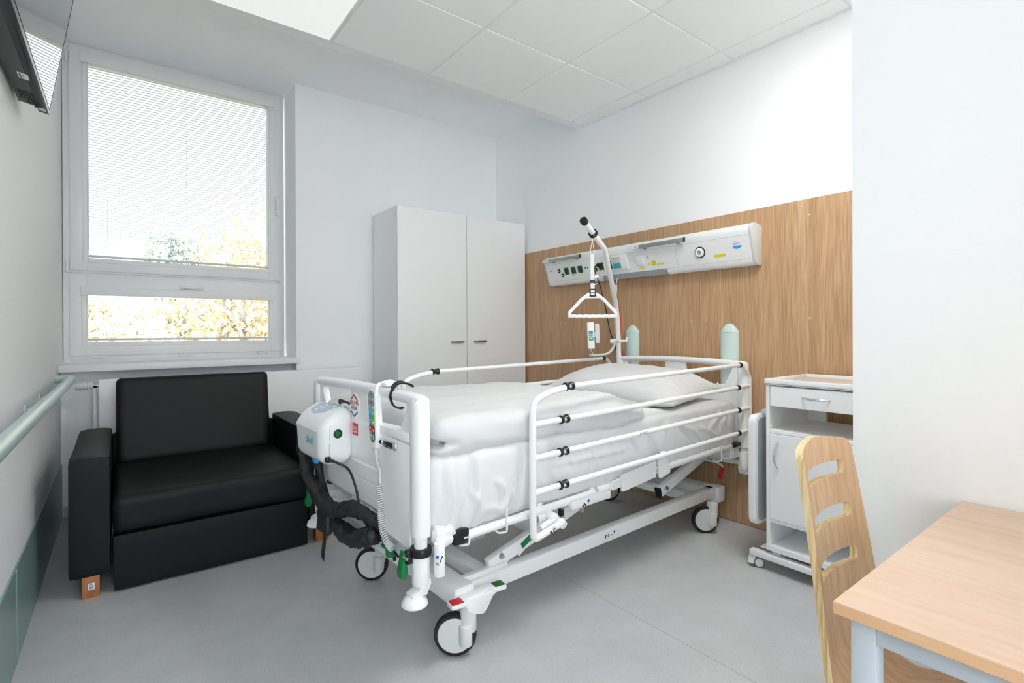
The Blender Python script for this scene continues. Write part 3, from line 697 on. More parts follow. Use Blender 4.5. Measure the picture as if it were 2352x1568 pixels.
def holed_plate(m, outer, holes, plane, a0, a1, mtx=None, bev=0.0):
    """flat plate with openings, extruded"""
    cu = bpy.data.curves.new('t', 'CURVE'); cu.dimensions = '2D'; cu.fill_mode = 'BOTH'; cu.extrude = abs(a1-a0)/2-bev; cu.bevel_depth = bev; cu.bevel_resolution = 2; cu.offset = -bev
    for poly in [outer]+holes:
        sp_ = cu.splines.new('POLY'); sp_.points.add(len(poly)-1); sp_.use_cyclic_u = True
        for q, pt in zip(sp_.points, poly): q.co = (pt[0], pt[1], 0, 1)
    o = bpy.data.objects.new('t', cu); COL.objects.link(o)
    me = bpy.data.meshes.new_from_object(o.evaluated_get(bpy.context.evaluated_depsgraph_get()))
    t = bmesh.new(); t.from_mesh(me); bpy.data.meshes.remove(me); bpy.data.objects.remove(o); bpy.data.curves.remove(cu)
    bmesh.ops.remove_doubles(t, verts=t.verts[:], dist=1e-6)
    c = (a0+a1)/2
    for v in t.verts:
        q = {'yz': V((c+v.co.z, v.co.x, v.co.y)), 'xz': V((v.co.x, c+v.co.z, v.co.y)), 'xy': V((v.co.x, v.co.y, c+v.co.z))}[plane]
        v.co = mtx @ q if mtx else q
    bmesh.ops.recalc_face_normals(t, faces=t.faces[:])
    return m._merge(t)

def rounded(poly, r, n=6):
    return [(p.x, p.y) for p in fillet([(x, y, 0) for x, y in poly], r, n, True)]

def board(name, x, flip, lift, YO, zb, base):
    """moulded end board: posts, handle bar, centre pillar, panel. flip=-1 foot (outer face at -x)"""
    H = 0.46
    b = MB()
    zt = lambda y: base+lift*(1-((y-YO)/H)**2)
    db = base-0.918
    outer = [(YO-H, zb), (YO-H, 0.86+db), (YO-H+0.012, 0.895+db)]
    outer += [(YO-H+0.05+k*(2*H-0.1)/24, zt(YO-H+0.05+k*(2*H-0.1)/24)-0.004) for k in range(25)]
    outer += [(YO+H-0.012, 0.895+db), (YO+H, 0.86+db), (YO+H, zb)]
    win = []
    for s_ in (-1, 1):
        a, c_ = YO+s_*0.072, YO+s_*0.375
        win.append(rounded([(a+s_*0.012, 0.797), (a-s_*0.004, zt(a)-0.034), (c_, zt(c_)-0.036), (c_-s_*0.050, 0.805)][::s_], 0.016))
    holed_plate(b, outer, win, 'yz', x-0.014, x+0.014, bev=0.006)
    o = obj(name, b, 'white', bed)
    m = MB(); pts = [(x, YO-H+0.014+k*(2*H-0.028)/40, 0) for k in range(41)]
    pts = [(p[0], p[1], zt(p[1])-0.0170-0.006*max(0, (abs(p[1]-YO)-0.42)/0.03)) for p in pts]
    loft_bar(m, pts, 0.048, 0.034); obj('handle_bar', m, 'white', o)
    for s_ in (-1, 1):
        m = MB(); yc = YO+s_*(H-0.030)
        t_ = [(x, yc, zb-0.005), (x, yc, 0.60), (x, yc, 0.85+db), (x, yc-s_*0.002, 0.895+db)]
        loft_bar(m, t_, lambda u: 0.056, lambda u: 0.062-0.004*u, up=(0, 1, 0)); m.ball((x, yc-s_*0.002, 0.893+db), 0.0285, (0.98, 1.03, 0.95)); obj('post', m, 'white', o)
        m = MB(); m.cyl((x, yc, zb-0.005), (x, yc, 0.372), 0.0205, seg=24); obj('post_tube', m, 'white', o)
    m = MB()                                                # raised panel steps on the outer face
    xo = x+flip*0.014
    yl, yr = YO-0.395, YO+0.395
    for z0, z1, d in ((zb+0.004, 0.580, 0.003), (0.580, 0.640, 0.006), (0.640, 0.790, 0.002)):
        m.prism([(xo-flip*0.004, z0), (xo+flip*d, z0+0.006), (xo+flip*d*0.8, z1-0.006), (xo-flip*0.004, z1)], 'xz', yl, yr)
    obj('panel_relief', m, 'white', o, ang=25)
    return o
foot = board('footboard', -1.017, -1, 0.010, 0, 0.490, 0.921)
head = board('headboard', 1.045, 1, 0.014, -0.026, 0.462, 0.941)

# corner sockets, clamps, bumpers
def corner(x, y, sx, clamp):
    m = MB(); m.cyl((x, y, 0.432), (x, y, 0.336), 0.0275, seg=28, b=0.002)
    m.prism([(sx*0.010, 0.352), (sx*-0.024, 0.352), (sx*-0.025, 0.336), (sx*-0.010, 0.306), (sx*0.040, 0.306), (sx*0.040, 0.313), (sx*0.018, 0.322)], 'xz', y-0.022, y+0.022, 0.002, mtx=Matrix.Translation((x, 0, 0)))
    o = obj('corner_socket', m, 'white', bed)
    if not clamp: return o
    m = MB(); cx = x+sx*0.022
    m.lathe([(0, 0.307), (0.020, 0.307), (0.027, 0.304), (0.0365, 0.294), (0.0405, 0.284), (0.041, 0.280), (0.038, 0.276), (0, 0.276)], (cx, y, 0)); obj('bumper_wheel', m, 'white_pl', o)
    m = MB(); m.cyl((cx, y, 0.312), (cx, y, 0.3155), 0.010, seg=20); m.cyl((cx, y, 0.3155), (cx, y, 0.317), 0.005, seg=6); obj('bolt', m, 'steel', o)
    if clamp:
        m = MB(); m.cyl((x, y, 0.424), (x, y, 0.449), 0.0335, seg=28, b=0.003)
        m.box(x-0.046, x-0.022, y+0.002, y+0.024, 0.402, 0.446, 0.006); c_ = obj('clamp_collar', m, 'black_pl', o)
        m = MB(); m.cyl((x-0.047, y+0.001, 0.424), (x-0.047, y+0.025, 0.424), 0.005); obj('clamp_bolt', m, 'steel', c_)
        m = MB(); m.prism([(-0.050, 0.438), (-0.042, 0.438), (-0.038, 0.408), (-0.034, 0.374), (-0.042, 0.352), (-0.058, 0.360), (-0.060, 0.380), (-0.053, 0.408)], 'xz', y+0.016, y+0.046, 0.004, mtx=Matrix.Translation((x, 0, 0))); obj('clamp_lever', m, 'green', c_)
    return o
for s_ in (-1, 1):
    corner(-1.017, YO+s_*0.430, -1, True)
    corner(1.045, -0.026+s_*0.430, 1, False)
m = MB(); m.cyl((-0.972, -0.466, 0.462), (-0.972, -0.466, 0.360), 0.0178, seg=28, b=0.002); iv = obj('pole_holder', m, 'white', bed)
m = MB(); F = frame((-0.9835, -0.4800, 0.412), (0.80, -0.60, 0), (0, 0, 1))
for k in range(3): m.box(-0.011+0.003*k, -0.001+0.002*k, -0.006-k*0.0035, -0.0048-k*0.0035, 0, 0.0006, mtx=F)
for k in range(4): m.box(0.004+0.002*k, 0.007+0.002*k, -0.004+k*0.005, 0.001+k*0.005, -0.001, 0.0004, mtx=F)
obj('sticker_print', m, 'black_print', iv)
m = MB(); F = frame((-0.9860, -0.4775, 0.424), (0.80, -0.60, 0), (0, 0, 1)); m.lathe([(0.0050, 0), (0.0050, 0.0008), (0.0034, 0.0008), (0.0034, 0)], F.translation, F.to_3x3() @ V((0, 0, 1))); obj('sticker_mark', m, 'blue_print', iv)

# upper frame
m = MB()
m.box(-1.018, -0.985, YO-0.40, YO+0.40, 0.340, 0.388, 0.004); m.box(1.03, 1.06, YO-0.40, YO+0.40, 0.352, 0.385, 0.004)
for s_ in (-1, 1):
    m.bar((-0.99, YO+s_*0.22, 0.395), (1.04, YO+s_*0.22, 0.400), 0.03, 0.045, 0.003)
fr = obj('bed_frame', m, 'white', bed)
m = MB()
for s_ in (-1, 1):
    m.tube([(-0.86, s_*0.425, 0.438), (-0.20, s_*0.425, 0.448)], 0.0155, 16); m.tube([(-0.18, s_*0.425, 0.452), (0.02, s_*0.425, 0.456)], 0.0155, 16); m.tube([(0.16, s_*0.425, 0.462), (0.98, s_*0.425, 0.472)], 0.0155, 16)
for x in (-0.84, -0.5, -0.2, 0.1, 0.45, 0.75, 0.97): m.box(x-0.012, x+0.012, -0.42, 0.42, 0.45, 0.468)
obj('mattress_platform', m, 'white', bed)
for x, s_ in ((-0.848, -1), (-0.688, -1), (0.80, -1), (0.90, -1), (-0.848, 1), (0.85, 1)):
    m = MB(); z = 0.50 if x > -0.8 else 0.45
    m.tube(fillet([(x-0.0, s_*0.452, z), (x, s_*0.452, 0.418), (x-0.018, s_*0.430, 0.412), (x-0.025, s_*0.418, 0.420)], 0.010, 5), 0.0036, 8); obj('bag_hook', m, 'white', bed)
m = MB(); m.prism([(-0.058, 0.500), (0.190, 0.516), (0.190, 0.448), (-0.050, 0.430), (-0.058, 0.434)], 'xz', -0.462, -0.452, 0.001); m.prism([(-0.115, 0.480), (-0.05, 0.486), (-0.05, 0.450), (-0.115, 0.446)], 'xz', -0.456, -0.44, 0.002); obj('rail_release_cover', m, 'white', bed)
m = MB(); m.prism([(0.202, 0.522), (0.222, 0.562), (0.250, 0.560), (0.275, 0.512), (0.290, 0.462), (0.285, 0.452), (0.212, 0.440), (0.202, 0.445)], 'xz', -0.472, -0.464, 0.001); obj('rail_lock_plate', m, 'white', bed)
m = MB(); m.box(-0.360, -0.120, -0.456, -0.428, 0.415, 0.452, 0.010); sd = obj('side_tube', m, 'white', bed)
m = MB(); m.box(-0.415, -0.400, -0.452, -0.430, 0.405, 0.432, 0.003); obj('tube_plug', m, 'black_pl', sd)
for x in (-0.408, -0.295):
    m = MB(); m.cyl((x, -0.452, 0.402), (x, -0.440, 0.402), 0.009, seg=6); m.cyl((x, -0.446, 0.402), (x, -0.446, 0.416), 0.006); obj('bolt', m, 'steel', sd)
m = MB()
for k, q in enumerate(((-0.30, 0.424), (-0.292, 0.430), (-0.284, 0.424))): m.box(q[0]-0.0035, q[0]+0.0035, -0.4572, -0.456, q[1]-0.004, q[1]+0.004)
obj('sticker_print', m, 'black_print', sd)
m = MB(); m.lathe([(0.006, 0), (0.006, 0.001), (0.0042, 0.001), (0.0042, 0)], (-0.268, -0.4562, 0.437), (0, -1, 0)); obj('sticker_mark', m, 'blue_print', sd)
m = MB(); m.box(-1.0475, -1.020, -0.270, -0.245, 0.365, 0.400, 0.006); m.box(-1.047, -1.018, -0.245, -0.215, 0.388, 0.402, 0.004); obj('cable_hook', m, 'green', fr)
m = MB(); m.cyl((-1.024, -0.262, 0.357), (-1.010, -0.262, 0.357), 0.008, seg=16); obj('frame_hole', m, 'black_pl', fr)
m = MB(); m.box(-1.03, -0.93, 0.30, 0.40, 0.40, 0.455, 0.008); m.box(-1.05, -1.015, 0.245, 0.275, 0.42, 0.438, 0.004); obj('frame_corner', m, 'white', fr)
m = MB(); m.box(-1.062, -1.028, 0.262, 0.300, 0.42, 0.436, 0.004); obj('frame_catch', m, 'green', fr)

# chassis: beams, cross bars, lift arms
m = MB()
m.box(-0.775, 1.0, -0.335, -0.290, 0.162, 0.222, 0.004); m.box(-0.775, 1.0, 0.290, 0.335, 0.162, 0.222, 0.004)
m.box(-0.845, -0.765, -0.362, 0.362, 0.165, 0.232, 0.005); m.box(0.905, 1.0, -0.345, 0.345, 0.150, 0.222, 0.004)
m.box(0.745, 0.80, -0.29, 0.29, 0.17, 0.215, 0.003)
m.box(0.94, 1.01, -0.362, -0.285, 0.138, 0.224, 0.004); m.box(0.94, 1.01, 0.285, 0.362, 0.138, 0.224, 0.004)
m.box(-0.70, -0.64, -0.288, 0.288, 0.185, 0.225, 0.003)
ch = obj('chassis', m, 'white', bed)
m = MB(); m.box(0.018, 0.030, -0.336, -0.335, 0.186, 0.190)
for k in range(3): m.box(-0.02+k*0.011, -0.014+k*0.011, -0.336, -0.335, 0.183+0.006*(k % 2), 0.198-0.004*(k % 2))
obj('sticker_print', m, 'black_print', ch)
m = MB(); m.lathe([(0.006, 0), (0.006, 0.001), (0.0042, 0.001), (0.0042, 0)], (0.045, -0.3352, 0.198), (0, -1, 0)); obj('sticker_mark', m, 'blue_print', ch)
m = MB()
for s_ in (-1, 1):
    m.bar((-0.775, s_*0.306, 0.229), (-0.575, s_*0.306, 0.231), 0.026, 0.016, 0.002)
    m.bar((-0.655, s_*0.295, 0.235), (0.13, s_*0.295, 0.435), 0.030, 0.052, 0.003)
    m.bar((0.455, s_*0.295, 0.285), (0.90, s_*0.295, 0.41), 0.030, 0.052, 0.003)
m.box(-0.42, -0.37, -0.29, 0.29, 0.29, 0.335, 0.003); m.box(0.45, 0.49, -0.29, 0.29, 0.28, 0.315, 0.003)
la = obj('lift_arm', m, 'white', bed)
for x, z in ((-0.60, 0.262), (0.497, 0.302)):
    m = MB(); m.cyl((x, -0.315, z), (x, -0.308, z), 0.012, seg=16, b=0.001); m.cyl((x, -0.322, z), (x, -0.314, z), 0.008, seg=6); obj('bolt', m, 'steel', la)
m = MB(); m.bar((0.445, -0.295, 0.2815), (0.4585, -0.295, 0.2855), 0.031, 0.050, 0.001); obj('arm_cap', m, 'black_pl', la)
m = MB(); m.bar((-0.498, -0.312, 0.272), (-0.425, -0.312, 0.308), 0.006, 0.022, 0.002); obj('arm_lever', m, 'green', la)
m = MB(); m.bar((-0.515, -0.304, 0.245), (-0.36, -0.304, 0.340), 0.010, 0.026, 0.002); obj('lever_bar', m, 'white', la)
m = MB(); m.cyl((-0.50, 0.0, 0.27), (0.35, 0.0, 0.31), 0.03); m.box(-0.60, -0.48, -0.05, 0.05, 0.22, 0.32, 0.01); obj('lift_motor', m, 'grey_pl', bed)

# castors
def castor(cx, cy, wx, wy, pedal, ring_, grp='bed castors'):
    """stem at cx,cy; wheel centre at wx,wy"""
    R_ = 0.0735
    d = V((cx-wx, cy-wy, 0)).normalized(); ax = V((-d.y, d.x, 0))
    ax = V((-0.644, -0.765, 0))
    o = None
    m = MB(); m.lathe([(R_-0.013, -0.015), (R_-0.004, -0.0145), (R_, -0.008), (R_, 0.008), (R_-0.004, 0.0145), (R_-0.013, 0.015)], (wx, wy, R_), ax, 40)
    c = MB(); hs = V((cx, cy, 0))
    c.cyl((cx, cy, 0.165), (cx, cy, 0.085), 0.0285, seg=28, b=0.003); c.cyl((cx, cy, 0.150), (cx, cy, 0.151), 0.0295, seg=28)
    off = ax*0.021
    q = V((wx, wy, 0))+(hs-V((wx, wy, 0)))*0.86+off
    c.cyl((q.x, q.y, 0.115), (q.x, q.y, 0.046), 0.0222, seg=24, b=0.004)
    ho = obj('castor', c, 'castor', bed)
    obj('tyre', m, 'black_rub', ho)
    for s_ in (-1, 1):
        k = MB(); k.lathe([(R_-0.0125, 0.0135), (R_-0.016, 0.0175), (0.03, 0.0195), (0, 0.0195)], (wx, wy, R_), ax*s_, 40); obj('wheel_cover', k, 'castor', ho)
    k = MB(); k.lathe([(R_-0.001, -0.010), (R_+0.003, -0.008), (R_+0.004, 0), (R_-0.001, 0)], (wx, wy, R_), -ax, 40)
    if ring_:
        k = MB(); k.lathe([(0.0287, 0), (0.0305, 0.002), (0.0305, 0.016), (0.0287, 0.018)], (cx, cy, 0.152)); obj('direction_ring', k, 'yellow_ring', ho)
    if pedal:
        F = Matrix.Translation((-0.784, -0.365, 0.030))
        k = MB()
        k.prism(rounded([(-0.106, -0.046), (-0.054, -0.056), (-0.044, -0.036), (0.02, -0.034), (0.070, -0.022), (0.080, -0.044), (0.128, -0.050), (0.134, -0.002), (0.070, 0.006), (-0.040, 0.006), (-0.100, -0.002)], 0.010, 4), 'xy', 0.164, 0.180, 0.004, mtx=F)
        k.prism(rounded([(-0.050, 0.176), (0.118, 0.176), (0.072, 0.156), (0.046, 0.120), (0.030, 0.106), (0.006, 0.112), (-0.036, 0.134)], 0.012, 4), 'xz', -0.040, -0.028, 0.002, mtx=F); k.box(-0.040, 0.035, -0.030, 0.006, 0.130, 0.168, 0.006, mtx=F)
        pd = obj('brake_pedal', k, 'white_pl', ho)
        k = MB(); k.prism(rounded([(-0.102, -0.044), (-0.060, -0.050), (-0.054, -0.014), (-0.096, -0.008)], 0.004, 3), 'xy', 0.1795, 0.1825, 0.001, mtx=F); obj('pedal_pad', k, 'red', pd)
        k = MB(); k.prism(rounded([(0.084, -0.038), (0.124, -0.043), (0.128, -0.008), (0.088, -0.004)], 0.004, 3), 'xy', 0.1795, 0.1825, 0.001, mtx=F); obj('pedal_pad', k, 'green_dk', pd)
    return ho
castor(-0.801, -0.376, -0.836, -0.348, True, False)
castor(-0.790, 0.321, -0.822, 0.346, False, True)
castor(0.848, -0.373, 0.817, -0.348, False, False)
castor(0.872, 0.324, 0.840, 0.349, False, False)

# side rails
def joint(m, x, y, z, r=0.0165):
    m.lathe([(r*0.78, -0.022), (r, -0.020), (r, -0.013), (r*0.72, -0.008), (r*0.70, 0.0), (r*0.86, 0.004), (r*0.86, 0.010), (r*1.0, 0.013), (r*1.0, 0.020), (r*0.8, 0.022)], (x, y, z), (1, 0, 0.03), 20)
def siderail(y, sy):
    zt = [0.908, 0.786, 0.665, 0.541]; xj = [-0.404, -0.432, -0.436, -0.437]; zh = [0.926, 0.803, 0.679, 0.553]; xh = [0.955, 0.932, 0.938, 0.938]
    m = MB()
    m.tube(fillet([(xj[0]-0.012, y, 0.905), (-0.500, y, 0.894), (-0.590, y, 0.868), (-0.590, y, 0.395), (-0.583, y, 0.372), (-0.45, y, 0.398)], [0, 0.03, 0.075, 0.0, 0.035, 0], 9), 0.0125, 16)
    for k in (1, 2, 3): m.tube([(-0.590, y, zt[k]-0.003), (xj[k]-0.012, y, zt[k])], 0.0115, 14)
    o = obj('side_rail', m, 'white', bed); m = MB()
    m.tube(fillet([(xh[0]+0.008, y, 0.926), (0.985, y, 0.916), (1.020, y-sy*0.0, 0.885), (1.062, y, 0.858), (1.066, y, 0.52), (1.05, y, 0.47), (1.03, y, 0.455)], 0.03, 6), 0.0125, 14)
    for k in (1, 2, 3): m.tube([(xh[k]+0.008, y, zh[k]), (1.064, y, zh[k]+0.004)], 0.0105, 14)
    obj('rail_end', m, 'white', o)
    for k in range(4):
        m = MB(); m.tube([(xj[k]+0.012, y, zt[k]), (xh[k]-0.006, y, zh[k])], 0.0112, 16); obj('rail_tube', m, 'white', o)
        m = MB(); joint(m, xj[k], y, zt[k]); j = obj('rail_joint', m, 'black_pl', o)
        m = MB(); m.lathe([(0.0068, 0.0), (0.0068, 0.003), (0.004, 0.006), (0, 0.006)], (xj[k]-0.002, y+sy*0.0115, zt[k]), (0, sy, 0), 14); obj('joint_screw', m, 'steel', o)
        m = MB(); m.ball((xh[k], y, zh[k]), 0.0155); m.cyl((xh[k]-0.018, y, zh[k]), (xh[k]-0.004, y, zh[k]), 0.0135, seg=18); obj('rail_joint', m, 'black_pl', o)
    m = MB(); m.ball((-0.447, y, 0.399), 0.017, (1, 1, 1.1)); m.cyl((-0.447, y+sy*0.016, 0.393), (-0.447, y-sy*0.014, 0.402), 0.0155, seg=20, b=0.002)
    m.cyl((-0.470, y-sy*0.012, 0.418), (-0.470, y-sy*0.065, 0.425), 0.019, seg=22, b=0.003); m.box(-0.545, -0.47, y-sy*0.05-0.006, y-sy*0.05+0.006, 0.395, 0.44, 0.006)
    m.cyl((-0.535, y-sy*0.02, 0.395), (-0.475, y-sy*0.02, 0.412), 0.010, seg=16)
    obj('rail_hinge', m, 'white', o)
    m = MB(); m.prism(rounded([(-0.562, 0.385), (-0.555, 0.435), (-0.535, 0.44), (-0.538, 0.395)], 0.008, 3), 'xz', y-sy*0.032-0.004, y-sy*0.032+0.004, 0.001); m.cyl((-0.548, y-sy*0.02, 0.425), (-0.548, y-sy*0.032, 0.425), 0.009, seg=6); m.cyl((-0.551, y-sy*0.02, 0.400), (-0.551, y-sy*0.032, 0.400), 0.007, seg=6); obj('hinge_plate', m, 'steel', o)
    if sy < 0:
        m = MB(); F = frame((-0.497, y-0.0128, 0.388), (1, 0, 0.19), (-0.19, 0, 1))
        m.box(-0.004, 0.000, -0.006, 0.006, 0, 0.0005, mtx=F); m.box(0.0, 0.007, 0.002, 0.006, 0, 0.0005, mtx=F); m.box(-0.014, 0.012, -0.0115, -0.010, 0, 0.0005, mtx=F); m.box(-0.012, 0.010, 0.0095, 0.0105, 0, 0.0005, mtx=F); obj('sticker_print', m, 'black_print', o)
        m = MB(); m.lathe([(0.0055, 0), (0.0055, 0.001), (0.004, 0.001), (0.004, 0)], (-0.513, y-0.0125, 0.384), (0, -1, 0)); obj('sticker_mark', m, 'blue_print', o)
        x0 = 0.03; zz = 0.665+0.014*(x0+0.436)/1.374
        m = MB(); m.box(x0, x0+0.050, y-0.0118, y-0.0108, zz-0.0075, zz+0.0075, 0.0003); st = obj('sticker', m, 'sticker', o)
        m = MB(); m.box(x0, x0+0.003, y-0.0121, y-0.0117, zz-0.0075, zz+0.0075); obj('sticker_edge', m, 'green', st)
        m = MB()
        for k in range(4): m.box(x0+0.010+k*0.006, x0+0.012+k*0.006, y-0.0121, y-0.0117, zz-0.003, zz+0.005)
        obj('sticker_lines', m, 'red_dk', st)
        m = MB(); m.lathe([(0.0055, 0), (0.0055, 0.0006), (0.004, 0.0006), (0.004, 0)], (x0+0.042, y-0.0117, zz), (0, -1, 0)); obj('sticker_ring', m, 'blue_print', st)
    return o
siderail(-0.48, -1); siderail(0.48, 1)

# head end: cross tube and red release lever
m = MB(); m.tube(fillet([(1.05, -0.02, 0.385), (1.05, -0.38, 0.368), (1.05, -0.462, 0.364), (1.055, -0.470, 0.42), (1.06, -0.470, 0.55)], 0.03, 6), 0.016, 14); m.box(0.96, 1.03, -0.44, -0.32, 0.40, 0.47, 0.005); obj('head_tube', m, 'white', bed)
m = MB(); m.box(0.95, 1.02, -0.452, -0.35, 0.465, 0.487, 0.004); m.box(1.025, 1.06, -0.456, -0.40, 0.455, 0.475, 0.003); obj('head_bracket', m, 'black_pl', bed)
m = MB(); m.tube(fillet([(1.0, -0.05, 0.36), (1.0, -0.32, 0.350), (1.0, -0.352, 0.342), (1.0, -0.352, 0.325)], 0.02, 5), 0.006, 10); lv = obj('release_lever', m, 'white', bed)
m = MB(); m.cyl((1.0, -0.350, 0.330), (0.995, -0.338, 0.262), 0.0115, 0.0105, 18, 0.003); obj('lever_grip', m, 'red', lv)

# ------------------------------------------------------------------ decals on the footboard
xo = -1.017-0.014
def fF(y, z, x=xo-0.0030): return frame((x, y, z), (0, -1, 0), (0, 0, 1))
m = MB(); F = fF(0.031, 0.840); m.prism([(-0.040, -0.024), (-0.040, 0.024), (0, 0.050), (0.040, 0.024), (0.040, -0.024), (0, -0.050)], 'xy', -0.006, 0.0004, mtx=F); lg = plabel(obj('logo_plate', m, 'white_print', foot), 'white maker badge')
m = MB()
def stroke(m, a, b_, w_, F, z=0.0004):
    a, b_ = V((a[0], a[1], 0)), V((b_[0], b_[1], 0)); d = (b_-a).normalized(); n = V((-d.y, d.x, 0))*w_/2
    m.prism([((a-n).x, (a-n).y), ((b_-n).x, (b_-n).y), ((b_+n).x, (b_+n).y), ((a+n).x, (a+n).y)], 'xy', z, z+0.0006, mtx=F)
stroke(m, (-0.030, 0.021), (0.0012, 0.041), 0.0055, F); stroke(m, (-0.0012, 0.041), (0.030, 0.021), 0.0055, F)
m.text('PROMA', 0.0225, F @ Matrix.Translation((0, 0.0095, 0.0007))); obj('logo_text', m, 'red_dk', lg)
m = MB(); stroke(m, (-0.030, -0.021), (0.0012, -0.041), 0.0055, F); stroke(m, (-0.0012, -0.041), (0.030, -0.021), 0.0055, F)
m.text('REHA', 0.0205, F @ Matrix.Translation((0, -0.0095, 0.0007))); obj('logo_text', m, 'navy', lg)
m = MB(); F = fF(0.024, 0.752); m.box(-0.024, 0.022, -0.022, 0.023, -0.002, 0.0004, mtx=F); st = plabel(obj('red_sticker', m, 'red_paint', foot), 'red square sticker')
m = MB(); m.text('UCL', 0.017, F @ Matrix.Translation((-0.001, 0.004, 0.0006))); m.text('GROUP', 0.0095, F @ Matrix.Translation((-0.001, -0.010, 0.0006))); obj('sticker_text', m, 'white_print', st)
m = MB(); F = fF(0.008, 0.509, xo-0.0032); m.box(-0.014, 0.014, 0.011, 0.0135, 0, 0.0006, mtx=F); m.box(-0.014, 0.014, -0.0135, -0.011, 0, 0.0006, mtx=F); m.box(-0.003, 0.001, -0.008, 0.008, 0, 0.0006, mtx=F); m.box(0.001, 0.009, 0.002, 0.007, 0, 0.0006, mtx=F); m.box(-0.010, -0.006, -0.002, 0.002, 0, 0.0006, mtx=F); obj('sticker_print', m, 'navy', foot)

# ------------------------------------------------------------------ bedding
def wr(p, s_, seed): return noise.noise(V((p.x*s_[0], p.y*s_[1], p.z*s_[2]+seed)))
def ridge(p, s_, seed): return 1-abs(wr(p, s_, seed))*2
def sm(a, b_, x):
    t = max(0, min(1, (x-a)/(b_-a))); return t*t*(3-2*t)
m = MB(); m.rgrid((0.005, 0, 0.575), (0.965, 0.405, 0.105), 0.03, 0.06); mt_ = obj('mattress', m, 'mesh_black', bed=True); tag(mt_, 'mattress with black base under the white sheet', 'mattress')
m = MB(); m.box(-0.895, -0.838, -0.440, -0.395, 0.418, 0.468, 0.006); obj('mattress_strap', m, 'black_pl', mt_)
FOLDS = [(-.90,.70,-.945,.50,.013,.015),(-.865,.66,-.905,.50,.010,.012),(-.80,.69,-.845,.47,.014,.017),(-.83,.60,-.80,.48,.010,.010),(-.78,.525,-.66,.505,.010,.009),(-.62,.70,-.632,.48,.006,.009),
 (-.72,.60,-.665,.50,.011,.010),(-.66,.56,-.69,.50,.010,.008),(.03,.66,.11,.58,.013,.008),(.15,.67,.25,.55,.012,.009),(.31,.69,.26,.56,.013,.009),(.40,.70,.52,.58,.014,.009),(.47,.66,.62,.55,.010,.008),
 (-.45,.605,.0,.600,.010,.005),(-.35,.66,-.33,.56,.012,.005),(-.20,.64,-.22,.54,.010,.006),(.80,.70,.70,.58,.011,.010),(.90,.71,.93,.56,.009,.012),(.95,.71,.965,.55,.007,.012),(.86,.66,.80,.56,.009,.010),(.60,.62,.80,.55,.010,.008)]
def folds(x, z):
    t = 0
    for x0, z0, x1, z1, w_, a in FOLDS:
        dx, dz_ = x1-x0, z1-z0; L2 = dx*dx+dz_*dz_; u = ((x-x0)*dx+(z-z0)*dz_)/L2
        if u < -0.15 or u > 1.15: continue
        cx_, cz_ = x0+dx*u+0.012*math.sin(u*5+x0*9), z0+dz_*u
        d = ((x-cx_)*dz_-(z-cz_)*dx)/math.sqrt(L2); e = math.sin(PI*max(0, min(1, (u+0.15)/1.3)))
        t += a*e*(math.exp(-(d/w_)**2)-0.55*math.exp(-((d-1.6*w_)/(w_*0.9))**2))
    return t
def sheet_fn(p, n):
    side = sm(0.3, 0.9, abs(n.y)+abs(n.x)*0.8)
    q = p.copy()
    f = 0.010*wr(p, (3.0, 3, 4), 2)+0.005*ridge(p, (9, 6, 3.0), 4)*side
    sl = V((p.x+0.35*p.z, p.y, p.z))
    f += 0.0075*(ridge(sl, (15, 4, 3.5), 8)-0.5)*side*sm(0.75, 0.5, p.z)
    f += 0.012*side*math.exp(-((p.x+0.80)/0.05)**2)*ridge(p, (12, 4, 2), 1)
    f += 0.004*(ridge(V((p.x*0.6+p.y, p.y-p.x, p.z)), (5, 5, 3), 3)-0.5)
    if abs(n.y) > 0.4: f += folds(p.x, p.z)*1.45
    q = q+n*f
    if p.z < 0.56:                       # wavy tucked-in lower edge, drooping at the foot corner
        dr = 0.026+0.016*wr(p, (5, 5, 0.1), 6)+0.030*sm(-0.74, -0.90, p.x)
        q.z -= dr*sm(0.56, 0.49, p.z)
        q.y -= math.copysign(0.016, q.y)*sm(0.56, 0.475, p.z) if abs(n.y) > 0.3 else 0
    return q
m = MB(); m.rgrid((0.010, 0, 0.600), (0.985, 0.437, 0.120), 0.035, 0.0095, sheet_fn); tag(obj('fitted_sheet', m, 'linen_side', bed=True, ang=180), 'white fitted sheet tucked around the mattress', 'bed sheet')
# knotted sheet corner by the foot post
m = MB()
def knot_fn(p, n): return p+n*(0.010*wr(p, (40, 40, 30), 1)+0.006*ridge(p, (70, 70, 50), 2))
m.rgrid((-0.938, -0.430, 0.474), (0.040, 0.026, 0.020), 0.018, 0.005, knot_fn); m.rgrid((-0.955, -0.450, 0.458), (0.028, 0.017, 0.013), 0.012, 0.005, knot_fn)
tag(obj('sheet_corner', m, 'linen_side', bed=True, ang=180), 'bunched white sheet corner beside the foot post', 'bed sheet')

